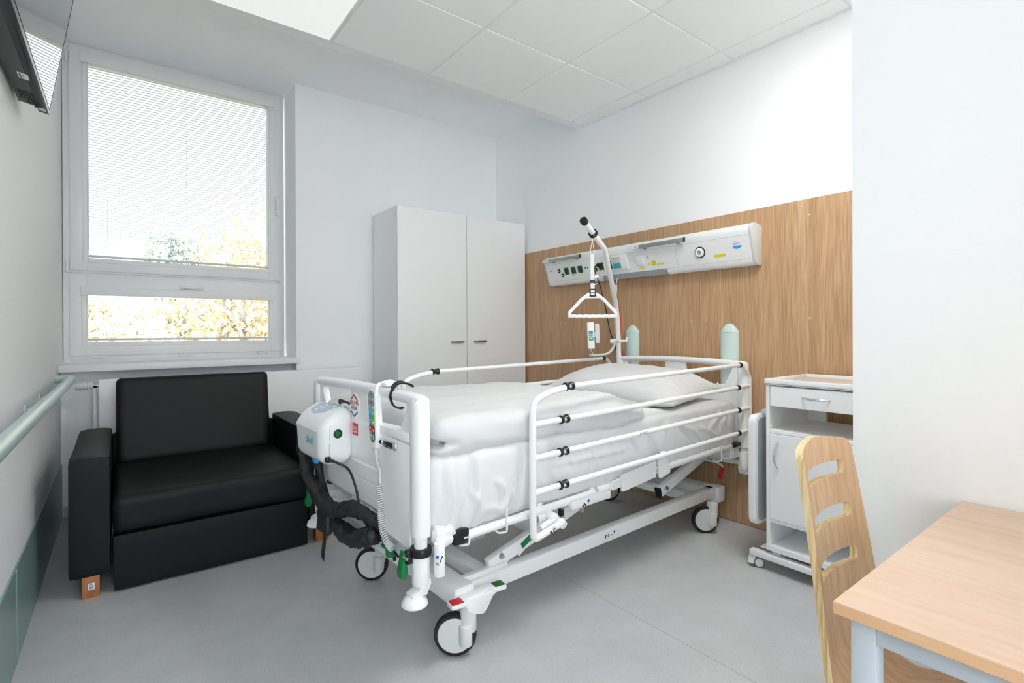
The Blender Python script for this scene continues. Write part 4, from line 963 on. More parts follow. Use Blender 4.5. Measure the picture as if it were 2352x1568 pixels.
def duvet_fn(p, n):
    q = p.copy(); u = (p.x+0.345)/0.625
    q.x += -0.10*sm(0.2, 1, u)*(1-(p.y+0.48)/0.96)+0.045*math.sin(p.y*6+1)*sm(0.3, 1, u)
    top = max(0, n.z); side = 1-abs(n.z)
    f = 0.016*wr(p, (2.6, 3.4, 1), 11)+0.008*(ridge(V((p.x+0.5*p.y, p.y-0.35*p.x, p.z)), (3.0, 8, 1), 5)-0.5)*top+0.005*(ridge(V((p.x-0.3*p.y, p.y+0.5*p.x, p.z)), (4, 11, 1), 15)-0.5)*top+0.006*(ridge(V((p.x+p.z*0.5, p.y, p.z)), (7, 3, 5), 25)-0.5)*side
    f += 0.004*wr(p, (9, 9, 3), 21)
    q += n*f
    if n.z > -0.5: q.z -= 0.050*sm(0.35, 1.0, u)*sm(0.71, 0.80, p.z)
    q.z += 0.012*math.cos(p.y*3.2)*sm(-0.5, 0.5, n.z)
    if n.z < 0.2:
        q.z += 0.008*math.sin(p.x*9+p.y*3)*sm(0.74, 0.70, p.z)+0.010*wr(p, (6, 6, 0), 31)*sm(0.75, 0.70, p.z)
    # open foot end: a fold between the two cover layers
    k = sm(-0.86, -0.96, p.x)
    g_ = math.exp(-((p.z-(0.752-0.02*(p.y+0.4)))/0.010)**2)
    q.x += 0.085*k*g_*sm(-0.475, -0.43, p.y)*abs(n.x)
    q.y += 0.030*k*g_*sm(0, -0.48, p.y)*side
    if p.z < 0.752: q.x -= 0.018*k*side
    q.y = max(-0.464, min(0.464, q.y))
    return q
m = MB(); m.rgrid((-0.345, 0.0, 0.771), (0.625, 0.455, 0.066), 0.054, 0.010, duvet_fn)
dv = obj('duvet', m, 'linen', bed=True, ang=180); tag(dv, 'thick white duvet folded over the foot half of the bed', 'duvet')
m = MB(); m.rgrid((-0.86, 0.02, 0.752), (0.068, 0.40, 0.012), 0.010, 0.02, lambda p, n: p+n*0.004*wr(p, (9, 9, 9), 4)); plabel(obj('quilt_insert', m, 'insert', dv), 'pale greenish quilt showing at the open cover end')

def pillow():
    m = MB(); t = bmesh.new(); N1, N2 = 64, 90; hx, hy = 0.285, 0.425
    g = {}
    for sgn in (1, -1):
        for i in range(N1+1):
            for j in range(N2+1):
                u, v = -1+2*i/N1, -1+2*j/N2
                edge = i in (0, N1) or j in (0, N2)
                if edge and sgn < 0: g[(sgn, i, j)] = g[(1, i, j)]; continue
                h_ = (max(0, 1-abs(u)**2.4)**0.55)*(max(0, 1-abs(v)**2.6)**0.55)
                pin = 1-0.045*(1-abs(v)**2)*abs(u)**3
                x = u*hx*(1-0.06*(1-v*v)*u*u); y = v*hy*(1-0.05*(1-u*u)*v*v)
                th_ = 0.118 if sgn > 0 else 0.062
                z = sgn*th_*h_
                p = V((x, y, z))
                rr = math.sqrt(u*u+v*v)
                wrk = (0.007*(1-abs(noise.noise(V((math.atan2(v, u)*4.5, rr*1.2, 3))))*2)+0.005*(1-abs(noise.noise(V((u*4+v*2, v*7-u*3, 5))))*2))*sm(0.2, 0.7, rr)*sm(1.35, 0.95, rr)
                p.z += sgn*(wrk*h_**0.5+0.010*noise.noise(V((x*5, y*5, sgn*3.0))))*min(1, h_*3)
                g[(sgn, i, j)] = t.verts.new(p)
        for i in range(N1):
            for j in range(N2):
                q = [g[(sgn, i, j)], g[(sgn, i+1, j)], g[(sgn, i+1, j+1)], g[(sgn, i, j+1)]]
                try: t.faces.new(q if sgn > 0 else q[::-1])
                except ValueError: pass
    bmesh.ops.recalc_face_normals(t, faces=t.faces[:])
    A = Matrix.Translation((0.660, 0.030, 0.786)) @ Euler((math.radians(2.5), math.radians(-5), math.radians(4))).to_matrix().to_4x4()
    for v in t.verts: v.co = A @ v.co
    m._merge(t)
    # loose corner of the pillowcase
    m.prism([(0.92, 0.0), (0.99, 0.008), (0.935, 0.05)], 'xz', 0, 0.003, mtx=Matrix.Translation((0.0, -0.36, 0.775)))
    return m
tag(obj('pillow', pillow(), 'linen', bed=True, ang=180), 'plump white pillow at the head of the bed', 'pillow')

# ------------------------------------------------------------------ hung on the footboard
# bed remote
hs = thing('bed_remote', 'white wired bed remote with coloured keys hooked on the footboard', 'remote control', BEDLOC, BEDROT)
XF = -1.030
m = MB()
F = frame((XF-0.012, -0.168, 0.818), (0, -1, 0.06), (0, 0.06, 1))
def hp(y): return 0.0275+0.004*math.cos((y)*14) if y > -0.07 else 0.030-0.012*((-0.07-y)/0.03)
N = 24; yl = [-0.100+0.190*k/N for k in range(N+1)]
out = [(hp(y), y) for y in yl]+[(0.024*math.cos(a), 0.088+0.016*math.sin(a)) for a in [PI*k/10 for k in range(1, 10)]]+[(-hp(y), y) for y in yl[::-1]]
m.prism(out, 'xy', -0.012, 0.014, 0.006, mtx=F); body = obj('body', m, 'white_pl', hs)
def key(name, poly, mt): 
    m = MB(); m.prism(poly, 'xy', 0.0136, 0.0146, mtx=F); return obj(name, m, mt, hs)
ew = 0.0215
key('keypad', [(-ew, 0.040)]+[(ew*math.cos(PI-PI*k/10), 0.080+0.017*math.sin(PI-PI*k/10)) for k in range(11)]+[(ew, 0.030)], 'grey_print')
key('keypad', [(-ew, 0.039), (-0.0005, 0.034), (-0.0005, -0.018), (-ew, -0.016)], 'cyan')
key('keypad', [(0.0005, 0.034), (ew, 0.029), (ew, -0.024), (0.0005, -0.018)], 'lime')
key('keypad', [(-ew, -0.017), (0, -0.020), (ew, -0.026), (ew, -0.052), (0, -0.044), (-ew, -0.041)], 'red_dk')
key('keypad', [(-ew, -0.042), (-0.0005, -0.045), (-0.0005, -0.080), (-0.012, -0.076), (-ew, -0.062)], 'grey_print')
key('keypad', [(0.0005, -0.045), (ew, -0.053), (ew, -0.068), (0.012, -0.080), (0.0005, -0.082)], 'green')
m = MB()
for x, y, s_ in ((-0.011, 0.070, 1), (0.011, 0.068, 1), (-0.011, 0.044, -1), (0.011, 0.040, -1), (-0.011, 0.026, 1), (0.011, 0.020, 1), (-0.011, -0.006, -1), (0.011, -0.012, -1), (-0.010, -0.030, 1), (0.010, -0.040, -1)):
    stroke(m, (x-0.0042, y-s_*0.0035), (x+0.0006, y+s_*0.002), 0.002, F, 0.0146); stroke(m, (x+0.0042, y-s_*0.0035), (x-0.0006, y+s_*0.002), 0.002, F, 0.0146)
m.box(-0.014, -0.007, -0.060, -0.054, 0.0146, 0.0151, mtx=F); 
for dy in (-0.059, -0.067): m.lathe([(0.0042, 0), (0.0042, 0.0006), (0.0028, 0.0006), (0.0028, 0)], F @ V((0.010, dy, 0.0146)), F.to_3x3() @ V((0, 0, 1)), 16)
obj('key_symbols', m, 'white_print', hs)
m = MB()
for y, x in ((0.056, 0), (0.010, -0.011), (0.004, 0.011), (-0.035, 0)): stroke(m, (x-0.007, y+0.003), (x+0.006, y-0.002), 0.0018, F, 0.0146)
m.box(-0.004, 0.004, 0.083, 0.085, 0.0146, 0.0151, mtx=F)
obj('key_symbols', m, 'navy', hs)
m = MB()
for k in range(6): q = F @ V((0, -0.100-0.0065*k, 0.002)); m.lathe([(0.0135-0.0012*k, -0.0022), (0.0135-0.0012*k, 0.0022)], q, F.to_3x3() @ V((0, -1, 0)), 18)
m.cyl(F @ V((0, -0.098, 0.002)), F @ V((0, -0.142, 0.002)), 0.0105, 0.006, 16)
obj('strain_relief', m, 'grey_pl', hs)
m = MB(); m.tube(fillet([(XF-0.020, -0.190, 0.905), (XF-0.018, -0.190, 0.935), (-1.0, -0.195, 0.946), (-0.968, -0.195, 0.930), (-0.968, -0.195, 0.90)], 0.02, 6), 0.008, 12); m.box(-1.035, -0.965, -0.235, -0.185, 0.932, 0.944, 0.005); obj('hook', m, 'white_pl', hs)
m = MB()
p0 = F @ V((0, -0.140, 0.002))
st_ = catmull([p0, (XF-0.014, -0.203, 0.645), (XF-0.012, -0.200, 0.615), (XF-0.014, -0.205, 0.598)], 8)
ax_ = catmull([(XF-0.016, -0.206, 0.598), (XF-0.016, -0.206, 0.56), (XF-0.015, -0.212, 0.52), (XF-0.016, -0.218, 0.485), (XF-0.018, -0.234, 0.450), (XF-0.016, -0.262, 0.418), (XF-0.010, -0.285, 0.402)], 30)
hel = []
for i, q in enumerate(ax_):
    d = (ax_[min(i+1, len(ax_)-1)]-ax_[max(i-1, 0)]).normalized(); a1 = V((1, 0, 0)); b1 = d.cross(a1).normalized(); a1 = b1.cross(d)
ncoil = 31; M_ = ncoil*12
for k in range(M_+1):
    s_ = k/M_*(len(ax_)-1); i = min(int(s_), len(ax_)-2); q = ax_[i].lerp(ax_[i+1], s_-i); d = (ax_[i+1]-ax_[i]).normalized(); b1 = d.cross(V((1, 0, 0))).normalized(); a1 = b1.cross(d)
    a = 2*PI*k/12; hel.append(q+(a1*math.cos(a)+b1*math.sin(a))*0.0105)
m.tube(st_, 0.0042, 8); m.tube(hel, 0.0027, 6); obj('coiled_cord', m, 'grey_pl', hs)

# clip board on the footboard
cb = thing('clipboard', 'white clipboard hanging on the outer face of the footboard', 'clipboard', BEDLOC, BEDROT)
m = MB(); m.prism(rounded([(-0.172, 0.775), (-0.400, 0.762), (-0.402, 0.436), (-0.172, 0.448)], 0.014, 5), 'yz', XF-0.0085, XF-0.004, 0.001); obj('board', m, 'lam', cb)
m = MB(); m.box(XF-0.018, XF-0.008, -0.325, -0.205, 0.733, 0.757, 0.003); m.tube([(XF-0.017, -0.33, 0.736), (XF-0.017, -0.20, 0.742)], 0.003, 8); m.cyl((XF-0.016, -0.222, 0.747), (XF-0.021, -0.222, 0.747), 0.007, seg=14); cl_ = plabel(obj('clip', m, 'chrome', cb), 'chrome spring clip')
m = MB(); m.box(XF-0.0195, XF-0.017, -0.305, -0.238, 0.738, 0.754, 0.001); obj('clip_lever', m, 'black_pl', cl_)
m = MB(); m.box(XF-0.012, XF-0.004, -0.40, -0.19, 0.770, 0.800, 0.004); obj('hanger', m, 'white_pl', cb)

# black hook strap over the handle bar
m = MB(); m.ribbon(catmull([(XF+0.01, -0.252, 0.912), (XF+0.004, -0.268, 0.938), (-1.005, -0.286, 0.952), (-0.972, -0.300, 0.935), (-0.985, -0.303, 0.944), (-1.02, -0.298, 0.948), (XF-0.006, -0.285, 0.930), (XF-0.012, -0.282, 0.900), (XF-0.008, -0.295, 0.876), (XF+0.006, -0.312, 0.868), (XF+0.012, -0.325, 0.872)], 8), 0.011, 0.0055, (0, 1, 0.2))
tag(obj('strap_hook', m, 'black_pl', bed=True), 'black plastic strap hook looped over the footboard handle', 'hook')

# mattress pump hooked over the footboard window
pm = thing('air_mattress_pump', 'white mattress pump box hooked on the footboard', 'pump', BEDLOC, BEDROT)
PC = V((-1.092, 0.185, 0.728)); H_ = V((0.062, 0.150, 0.105))
def pump_drop(x): return 0.052*max(0, (0.4-x/H_.x)/1.4)**1.3
def pump_fn(p, n):
    q = p-PC; t = (q.z+H_.z)/(2*H_.z)
    q.x -= 0.030*(1-t)*0 + 0.012*t*(1 if q.x < 0 else 0)
    q.y += 0.028*(0.5-t)*0
    if q.z > 0: q.z -= pump_drop(q.x)*sm(0, 0.1, q.z)      # top slopes to the front
    return PC+q
m = MB(); m.rgrid(PC, H_, 0.042, 0.010, pump_fn); obj('housing', m, 'white_pl', pm)
m = MB(); F = frame((PC.x, PC.y-H_.y-0.0005, PC.z), (1, 0, 0), (0, 0, 1))
m.prism(rounded([(-0.028, -0.030), (0.012, -0.030), (0.030, -0.012), (0.030, 0.014), (0.012, 0.032), (-0.028, 0.032)], 0.012, 5), 'xy', -0.006, 0.003, 0.002, mtx=F @ Matrix.Translation((-0.008, 0.014, 0))); bz = obj('switch_surround', m, 'white_pl', pm)
m = MB(); c_ = F @ V((-0.006, 0.014, 0.003)); m.lathe([(0.0165, 0), (0.0165, 0.003), (0.014, 0.004), (0.0135, 0.002), (0, 0.002)], c_, (0, -1, 0)); sw = obj('power_switch', m, 'black_pl', pm)
m = MB(); m.lathe([(0.0125, 0.0018), (0.011, 0.004), (0, 0.0045)], c_, (0, -1, 0)); plabel(obj('switch_button', m, 'green_dk', sw), 'green power button')
m = MB(); m.box(-0.0375, -0.0365, -0.075, -0.018, 0, 0.0008, mtx=F); obj('seam', m, 'grey_print', pm)
# top key panel, following the sloping lid
def lid(x, y, off): return V((PC.x+x, PC.y+y, PC.z+H_.z-pump_drop(x)+off))
def lid_plate(poly, th, base_):
    m = MB(); t = bmesh.new(); n = len(poly); c0 = (sum(p[0] for p in poly)/n, sum(p[1] for p in poly)/n); rings = []
    for k in (0.02, 0.35, 0.7, 1.0): rings.append([t.verts.new(lid(c0[0]+(p[0]-c0[0])*k, c0[1]+(p[1]-c0[1])*k, base_+th)) for p in poly])
    rings.append([t.verts.new(lid(p[0], p[1], base_-0.002)) for p in poly])
    for A, B in zip(rings, rings[1:]):
        for k in range(n): t.faces.new((A[k], A[(k+1) % n], B[(k+1) % n], B[k]))
    t.faces.new(rings[0]); bmesh.ops.recalc_face_normals(t, faces=t.faces[:]); return m._merge(t)
kp = plabel(obj('key_panel', lid_plate(rounded([(-0.026, 0.085), (0.014, 0.075), (0.030, 0.010), (0.030, -0.085), (0.014, -0.093), (-0.022, -0.050), (-0.036, 0.02)], 0.022, 6), 0.0012, 0.0), 'panel_blue', pm), 'pale blue key panel')
m = MB()
for x, y, w_, h_ in ((0.014, -0.066, 0.012, 0.005), (0.012, 0.012, 0.010, 0.004), (-0.004, 0.024, 0.010, 0.004), (-0.018, 0.036, 0.010, 0.004), (0.002, -0.010, 0.002, 0.010), (-0.010, -0.006, 0.002, 0.008), (0.012, -0.030, 0.0015, 0.006)):
    m2 = lid_plate([(x-h_, y-w_), (x+h_, y-w_), (x+h_, y+w_), (x-h_, y+w_)], 0.0010, 0.0012); me_ = bpy.data.meshes.new('q'); m2.bm.to_mesh(me_); m.bm.from_mesh(me_)
obj('keys', m, 'white_print', kp)
m = MB(); m.text('delel', 0.044, frame((PC.x-H_.x-0.0128, PC.y-0.050, PC.z-0.015), (0, -1, 0), (0, 0, 1))); plabel(obj('logo', m, 'teal', pm), 'teal lettering')
m = MB(); m.box(PC.x-0.030, PC.x-0.008, PC.y+0.03, PC.y+0.055, PC.z-H_.z-0.018, PC.z-H_.z+0.004, 0.005); m.cyl((PC.x-0.02, PC.y+0.03, PC.z-H_.z-0.016), (PC.x-0.02, PC.y+0.055, PC.z-H_.z-0.016), 0.009); plabel(obj('hose_connector', m, 'cyan', pm), 'bright blue hose connector')
for dy in (-0.055, 0.085):
    m = MB(); m.tube(fillet([(PC.x+0.045, PC.y+dy, PC.z+H_.z-0.030), (PC.x+0.055, PC.y+dy, PC.z+H_.z+0.006), (-1.018, PC.y+dy-0.035, PC.z+H_.z-0.010), (-0.99, PC.y+dy-0.050, PC.z+H_.z-0.016), (-0.972, PC.y+dy-0.052, PC.z+H_.z-0.050)], 0.014, 6), 0.0055, 10); hk = obj('hook', m, 'grey_pl', pm)
m = MB(); m.tube(fillet([(-1.012, PC.y+0.040, PC.z+H_.z-0.006), (-1.018, PC.y+0.030, PC.z+H_.z+0.008), (-1.018, PC.y-0.065, PC.z+H_.z+0.004), (-1.008, PC.y-0.075, PC.z+H_.z-0.012)], 0.01, 5), 0.006, 10); obj('hook_grip', m, 'black_rub', pm)
m = MB(); m.box(PC.x+0.058, PC.x+0.068, PC.y-0.10, PC.y-0.02, PC.z-0.03, PC.z+0.05, 0.004); obj('back_clip', m, 'white_pl', pm)
m = MB(); m.box(PC.x-0.052, PC.x-0.034, PC.y-H_.y-0.012, PC.y-H_.y+0.004, 0.642, 0.662, 0.003); m.cyl((PC.x-0.04, PC.y-H_.y-0.008, 0.651), (PC.x-0.015, PC.y-H_.y-0.016, 0.640), 0.007, 0.004); plg = obj('power_plug', m, 'black_pl', pm)
m = MB(); m.tube(catmull([(PC.x-0.016, PC.y-H_.y-0.016, 0.640), (-1.070, 0.004, 0.612), (-1.062, -0.038, 0.56), (-1.056, -0.062, 0.49), (-1.056, -0.085, 0.455), (-1.050, -0.14, 0.428), (-1.03, -0.22, 0.398), (-1.02, -0.29, 0.372)], 10), 0.0042, 8); obj('power_cord', m, 'black_rub', pm)

# black covered air hoses
hz = thing('air_hose_bundle', 'black fabric-covered hoses drooping under the pump', 'hose', BEDLOC, BEDROT)
def hose(name, pts, r, seed, sq=1.0):
    pts = catmull(pts, 14); m = MB(); t = bmesh.new(); rings = []; ref = None; n = len(pts)
    for i, p in enumerate(pts):
        d = (pts[min(i+1, n-1)]-pts[max(i-1, 0)]).normalized()
        ref = d.orthogonal().normalized() if ref is None else (ref-d*ref.dot(d)).normalized()
        bi = d.cross(ref); R_ = []
        for k in range(20):
            a = 2*PI*k/20; q = ref*math.cos(a)+bi*math.sin(a)*sq
            rr = (r(i/(n-1)) if callable(r) else r)*(1+0.34*noise.noise(q*1.2+p*18+V((seed, 0, 0)))+0.26*(1-2*abs(noise.noise(q*1.4+p*38+V((0, seed, 0))))))
            R_.append(t.verts.new(p+q*rr))
        rings.append(R_)
    for A, B in zip(rings, rings[1:]):
        for k in range(20): t.faces.new((A[k], A[(k+1) % 20], B[(k+1) % 20], B[k]))
    t.faces.new(rings[0][::-1]); t.faces.new(rings[-1]); bmesh.ops.recalc_face_normals(t, faces=t.faces[:]); m._merge(t)
    return obj(name, m, 'nylon', hz, ang=180)
hose('hose', [(-1.095, 0.43, 0.70), (-1.10, 0.425, 0.63), (-1.10, 0.375, 0.555), (-1.10, 0.315, 0.505), (-1.10, 0.215, 0.465), (-1.09, 0.12, 0.440), (-1.075, 0.065, 0.445), (-1.065, 0.0, 0.470), (-1.060, -0.06, 0.478), (-1.045, -0.14, 0.462), (-1.03, -0.20, 0.45)], lambda u: 0.0165+0.008*u*(1-u)*4, 3)
hose('hose', [(-1.07, 0.36, 0.66), (-1.065, 0.335, 0.58), (-1.065, 0.31, 0.51), (-1.07, 0.25, 0.455), (-1.075, 0.16, 0.415), (-1.075, 0.08, 0.375), (-1.07, 0.0, 0.365), (-1.06, -0.09, 0.385), (-1.045, -0.17, 0.42)], lambda u: 0.015+0.012*sm(0.5, 0.7, u), 7)
m = MB(); m.ribbon(catmull([(-1.10, 0.15, 0.44), (-1.105, 0.155, 0.40), (-1.10, 0.165, 0.35), (-1.098, 0.175, 0.30), (-1.098, 0.196, 0.225)], 6), 0.030, 0.003, (0, 1, 0.4)); obj('strap', m, 'nylon', hz)
m = MB(); m.rgrid((-1.098, 0.175, 0.375), (0.012, 0.052, 0.040), 0.010, 0.010, lambda p, n: p+n*0.008*noise.noise(p*30)); obj('strap_flap', m, 'nylon', hz)

# ------------------------------------------------------------------ trapeze pole with handle
tp = thing('trapeze_pole', 'bent white trapeze pole rising from the bed head corner', 'trapeze pole', (2.741, 2.374, 0.47))
o3 = V(tp.location)
P_ = [V(p)-o3 for p in ((2.741, 2.374, 0.47), (2.741, 2.374, 0.904), (2.735, 2.378, 1.170), (2.690, 2.356, 1.300), (2.343, 2.138, 1.614), (2.084, 2.059, 1.739))]
m = MB(); m.tube(fillet(P_, [0, 0, 0.25, 0.20, 0.035, 0], 8), 0.0165, 18); obj('pole', m, 'white', tp)
d_ = (P_[-1]-P_[-2]).normalized()
m = MB(); m.cyl(P_[-1]-d_*0.02, P_[-1]+d_*0.012, 0.0225, seg=22, b=0.005); obj('pole_cap', m, 'black_pl', tp)
th = thing('hanging_trapeze', 'white triangular grab handle hanging from the trapeze pole', 'grab handle', (2.195, 2.100, 1.19))
o4 = V(th.location); hx_ = (V((2.300, 2.019, 1.2))-V((2.086, 2.183, 1.2))); hx_.z = 0; hx_.normalize()
def hq(a, z): return hx_*a+V((0, 0, z))
tri = fillet([hq(-0.136, 0.012), hq(-0.136, 0.034), hq(-0.062, 0.112), hq(-0.02, 0.142), hq(0.02, 0.142), hq(0.062, 0.112), hq(0.136, 0.034), hq(0.136, 0.012)], [0, 0.04, 0.12, 0.02, 0.02, 0.12, 0.04, 0], 6)
grip = [hq(0.130-0.26*k/72, 0.010+0.0035*abs(math.sin(PI*7*(k/72)))) for k in range(73)]
m = MB(); m.tube(tri+grip[2:-2], 0.0105, 12, closed=True)
m.prism([(-0.052, 0.118), (-0.018, 0.146), (0.018, 0.146), (0.052, 0.118)], 'xz', -0.006, 0.006, mtx=frame((0, 0, 0), hx_, V((0, 0, 1)).cross(hx_)))
obj('grip', m, 'white_pl', th)
nn = V((0, 0, 1)).cross(hx_)
def hb(m, a0, a1, z0, z1, d=0.004, b=0.0015): m.box(a0, a1, -d, d, z0, z1, b, mtx=frame((0, 0, 0), hx_, nn))
m = MB(); hb(m, -0.018, 0.018, 0.126, 0.136, 0.0125); hb(m, -0.018, 0.018, 0.147, 0.152, 0.0125); hb(m, -0.018, 0.018, 0.165, 0.174, 0.0125); hb(m, -0.018, -0.0115, 0.126, 0.174, 0.0125); hb(m, 0.0115, 0.018, 0.126, 0.174, 0.0125); m.prism([(-0.013, 0.178), (0.013, 0.178), (0.008, 0.194), (-0.008, 0.194)], 'xz', -0.004, 0.004, mtx=frame((0, 0, 0), hx_, nn)); obj('buckle', m, 'black_pl', th)
m = MB(); hb(m, -0.0112, 0.0112, 0.132, 0.205, 0.0115, 0); hb(m, -0.011, 0.011, 0.205, 0.375, 0.0015, 0); obj('strap', m, 'grey_pl', th)
m = MB(); m.box(-0.012, 0.012, -0.002, 0.002, -0.011, 0.011, mtx=frame(hq(0.016, 0.200), (hx_+V((0, 0, 0.6))), nn)-Matrix() if False else frame(hq(0.014, 0.198)-nn*0.006, (hx_+V((0, 0, 0.6))), (V((0, 0, 1))-hx_*0.6))); m.box(-0.012, 0.012, -0.009, 0.009, -0.001, 0.001, mtx=frame(hq(0.022, 0.245)-nn*0.006, (hx_+V((0, 0, 0.55))), (V((0, 0, 1))-hx_*0.55))); obj('strap_end', m, 'grey_pl', th)
m = MB(); hb(m, -0.014, 0.014, 0.207, 0.226, 0.005); obj('strap_keeper', m, 'black_pl', th)
m = MB()
for s_ in (-1, 1): m.tube(catmull([hq(s_*0.0105, 0.375), hq(s_*0.011, 0.395), hq(s_*0.004, 0.435), hq(0, 0.462), hq(0, 0.478)], 6), 0.0018, 6)
obj('cord_loop', m, 'white_pl', th)
m = MB(); cc = V((2.198, 2.095, 1.685))-o4; a1 = V((0, 0, 1)); b1 = d_.cross(a1).normalized(); a1 = b1.cross(d_)
for s_, off in ((-1, -0.006), (1, 0.010)): m.tube([cc+d_*off+(a1*math.cos(2*PI*k/28)+b1*math.sin(2*PI*k/28))*0.0225 for k in range(28)], 0.0045, 8, closed=True)
obj('hanging_ring', m, 'black_rub', th)

# nurse call handset on a flexible holder clipped to the pole
nh = thing('nurse_call_handset', 'white call handset with teal keypad on a flexible arm', 'handset', (2.404, 2.317, 1.0))
o5 = V(nh.location); rx = V((0.795, -0.606, 0)); ry = V((0.606, 0.795, 0))
def nf(o_, a, z): return o_+rx*a+V((0, 0, z))
Fh = frame(V((0, 0, 0.088)), rx+V((0, 0, 0.04)), (V((0, 0, 1))-rx*0.04)); zax = Fh.to_3x3() @ V((0, 0, 1))
# zax should point to the viewer (-ry)
m = MB(); m.box(-0.022, 0.022, -0.086, 0.086, -0.010, 0.012, 0.006, mtx=Fh); bd = obj('body', m, 'white_pl', nh)
m = MB(); m.box(0.030, 0.058, -0.052, 0.074, -0.022, 0.0, 0.005, mtx=Fh); m.box(0.018, 0.034, -0.01, 0.02, -0.018, -0.004, 0.002, mtx=Fh); obj('receiver', m, 'grey_pl', nh)
m = MB(); m.box(-0.0145, 0.0145, -0.034, 0.030, 0.0118, 0.0128, mtx=Fh); kp = plabel(obj('keypad', m, 'teal', nh), 'teal keypad')
m = MB(); m.cyl(Fh @ V((0, 0.019, 0.0126)), Fh @ V((0, 0.019, 0.0142)), 0.0078, seg=18); obj('call_button', m, 'red_dk', kp)
m = MB(); m.cyl(Fh @ V((0, -0.019, 0.0126)), Fh @ V((0, -0.019, 0.0142)), 0.0062, seg=18); obj('light_button', m, 'yellow', kp)
m = MB()
for x, y in ((-0.007, 0.006), (0.007, 0.006), (-0.007, -0.006), (0.007, -0.006)): m.cyl(Fh @ V((x, y, 0.0126)), Fh @ V((x, y, 0.014)), 0.0042, seg=14)
m.box(-0.001, 0.001, 0.014, 0.024, 0.0142, 0.0146, mtx=Fh); obj('button', m, 'white_print', kp)
m = MB(); m.tube(catmull([V(p)-o5 for p in ((2.735, 2.372, 1.045), (2.640, 2.324, 1.040), (2.636, 2.328, 1.010), (2.60, 2.350, 0.965), (2.545, 2.395, 0.955), (2.50, 2.42, 0.955))], 10), 0.0085, 12); fa = obj('flexible_arm', m, 'grey_pl', nh)
m = MB(); m.tube(catmull([(0.0, 0, 0.004), (0.012, -0.004, -0.030), (0.055, 0.03, -0.046), (0.096, 0.103, -0.045)], 8), 0.0022, 8); obj('cord', m, 'white_pl', nh)
m = MB(); pc = V((2.736, 2.377, 1.045))-o5
m.lathe([(0.0175, -0.016), (0.0205, -0.014), (0.0205, 0.014), (0.0175, 0.016)], pc, (0, 0, 1)); m.box(-0.055, -0.016, -0.010, 0.010, -0.014, 0.014, 0.003, mtx=frame(pc, rx, ry)); m.box(0.018, 0.062, -0.008, 0.008, -0.006, 0.010, 0.003, mtx=frame(pc, rx, ry)); m.box(0.052, 0.064, -0.008, 0.008, 0.006, 0.026, 0.002, mtx=frame(pc, rx, ry)); obj('pole_clamp', m, 'white_pl', nh)
# cords from the wall unit
m = MB(); m.cyl((2.745, 2.552, 1.583), (2.715, 2.552, 1.590), 0.017, 0.012, 16, 0.003); pcord = obj('mains_cord', m, 'black_pl'); tag(pcord, 'black mains cord plugged into the wall unit and hanging behind the trapeze', 'power cord')
m = MB(); m.tube(catmull([(2.715, 2.552, 1.590), (2.705, 2.565, 1.575), (2.700, 2.560, 1.545), (2.72, 2.54, 1.465), (2.76, 2.53, 1.337), (2.79, 2.53, 1.241), (2.79, 2.50, 1.115), (2.80, 2.45, 0.98), (2.81, 2.42, 0.80), (2.815, 2.40, 0.55)], 8), 0.0038, 8); obj('cable', m, 'black_rub', pcord)
def coil(axis, r, n, a=12):
    out = []
    for k in range(n*a+1):
        s_ = k/(n*a)*(len(axis)-1); i = min(int(s_), len(axis)-2); q = axis[i].lerp(axis[i+1], s_-i); d = (axis[i+1]-axis[i]).normalized(); b1 = d.cross(V((1, 0.2, 0))).normalized(); a1 = b1.cross(d)
        t = 2*PI*k/a; out.append(q+(a1*math.cos(t)+b1*math.sin(t))*r)
    return out
m = MB(); m.tube(catmull([(2.775, 2.430, 1.555), (2.785, 2.424, 1.50), (2.785, 2.432, 1.455), (2.785, 2.439, 1.440)], 8), 0.0022, 8)
m.tube(coil(catmull([(2.785, 2.439, 1.440), (2.785, 2.437, 1.398), (2.785, 2.446, 1.33), (2.785, 2.445, 1.24), (2.785, 2.440, 1.10)], 12), 0.0068, 44, 10), 0.0022, 6)
tag(obj('call_cord', m, 'white_pl'), 'white coiled call cord running down behind the pole', 'cord')
m = MB(); m.tube(coil(catmull([(2.79, 2.416, 1.030), (2.795, 2.395, 0.965), (2.80, 2.372, 0.89), (2.80, 2.350, 0.82), (2.80, 2.335, 0.74)], 12), 0.0078, 26, 10), 0.0030, 6)
m.tube(catmull([(2.79, 2.522, 1.545), (2.79, 2.512, 1.48), (2.80, 2.475, 1.40), (2.81, 2.425, 1.25), (2.81, 2.415, 1.12), (2.79, 2.416, 1.030)], 8), 0.0030, 6)
tag(obj('red_cord', m, 'red_cord'), 'red coiled cord hanging beside the trapeze pole', 'cord')

# ------------------------------------------------------------------ bedside cabinet
cab = thing('bedside_cabinet', 'white wheeled bedside cabinet with drawer, open shelf and door', 'cabinet', (2.38, 0.73, 0))
def cb_(m, x0, x1, y0, y1, z0, z1, b=0.0015): m.box(x0, x1, y0, y1, z0, z1, b, 1)
m = MB()
cb_(m, 0.004, 0.42, 0.435, 0.452, 0.098, 0.864); cb_(m, 0.004, 0.42, 0.0, 0.017, 0.098, 0.864)
cb_(m, 0.004, 0.42, 0.017, 0.435, 0.098, 0.122); cb_(m, 0.004, 0.42, 0.017, 0.435, 0.232, 0.248); cb_(m, 0.004, 0.42, 0.017, 0.435, 0.644, 0.660); cb_(m, 0.02, 0.42, 0.017, 0.435, 0.846, 0.860)
cb_(m, 0.408, 0.42, 0.017, 0.435, 0.122, 0.640); cb_(m, 0.40, 0.42, 0.35, 0.435, 0.66, 0.77)
obj('body', m, 'lam', cab, flat=True)
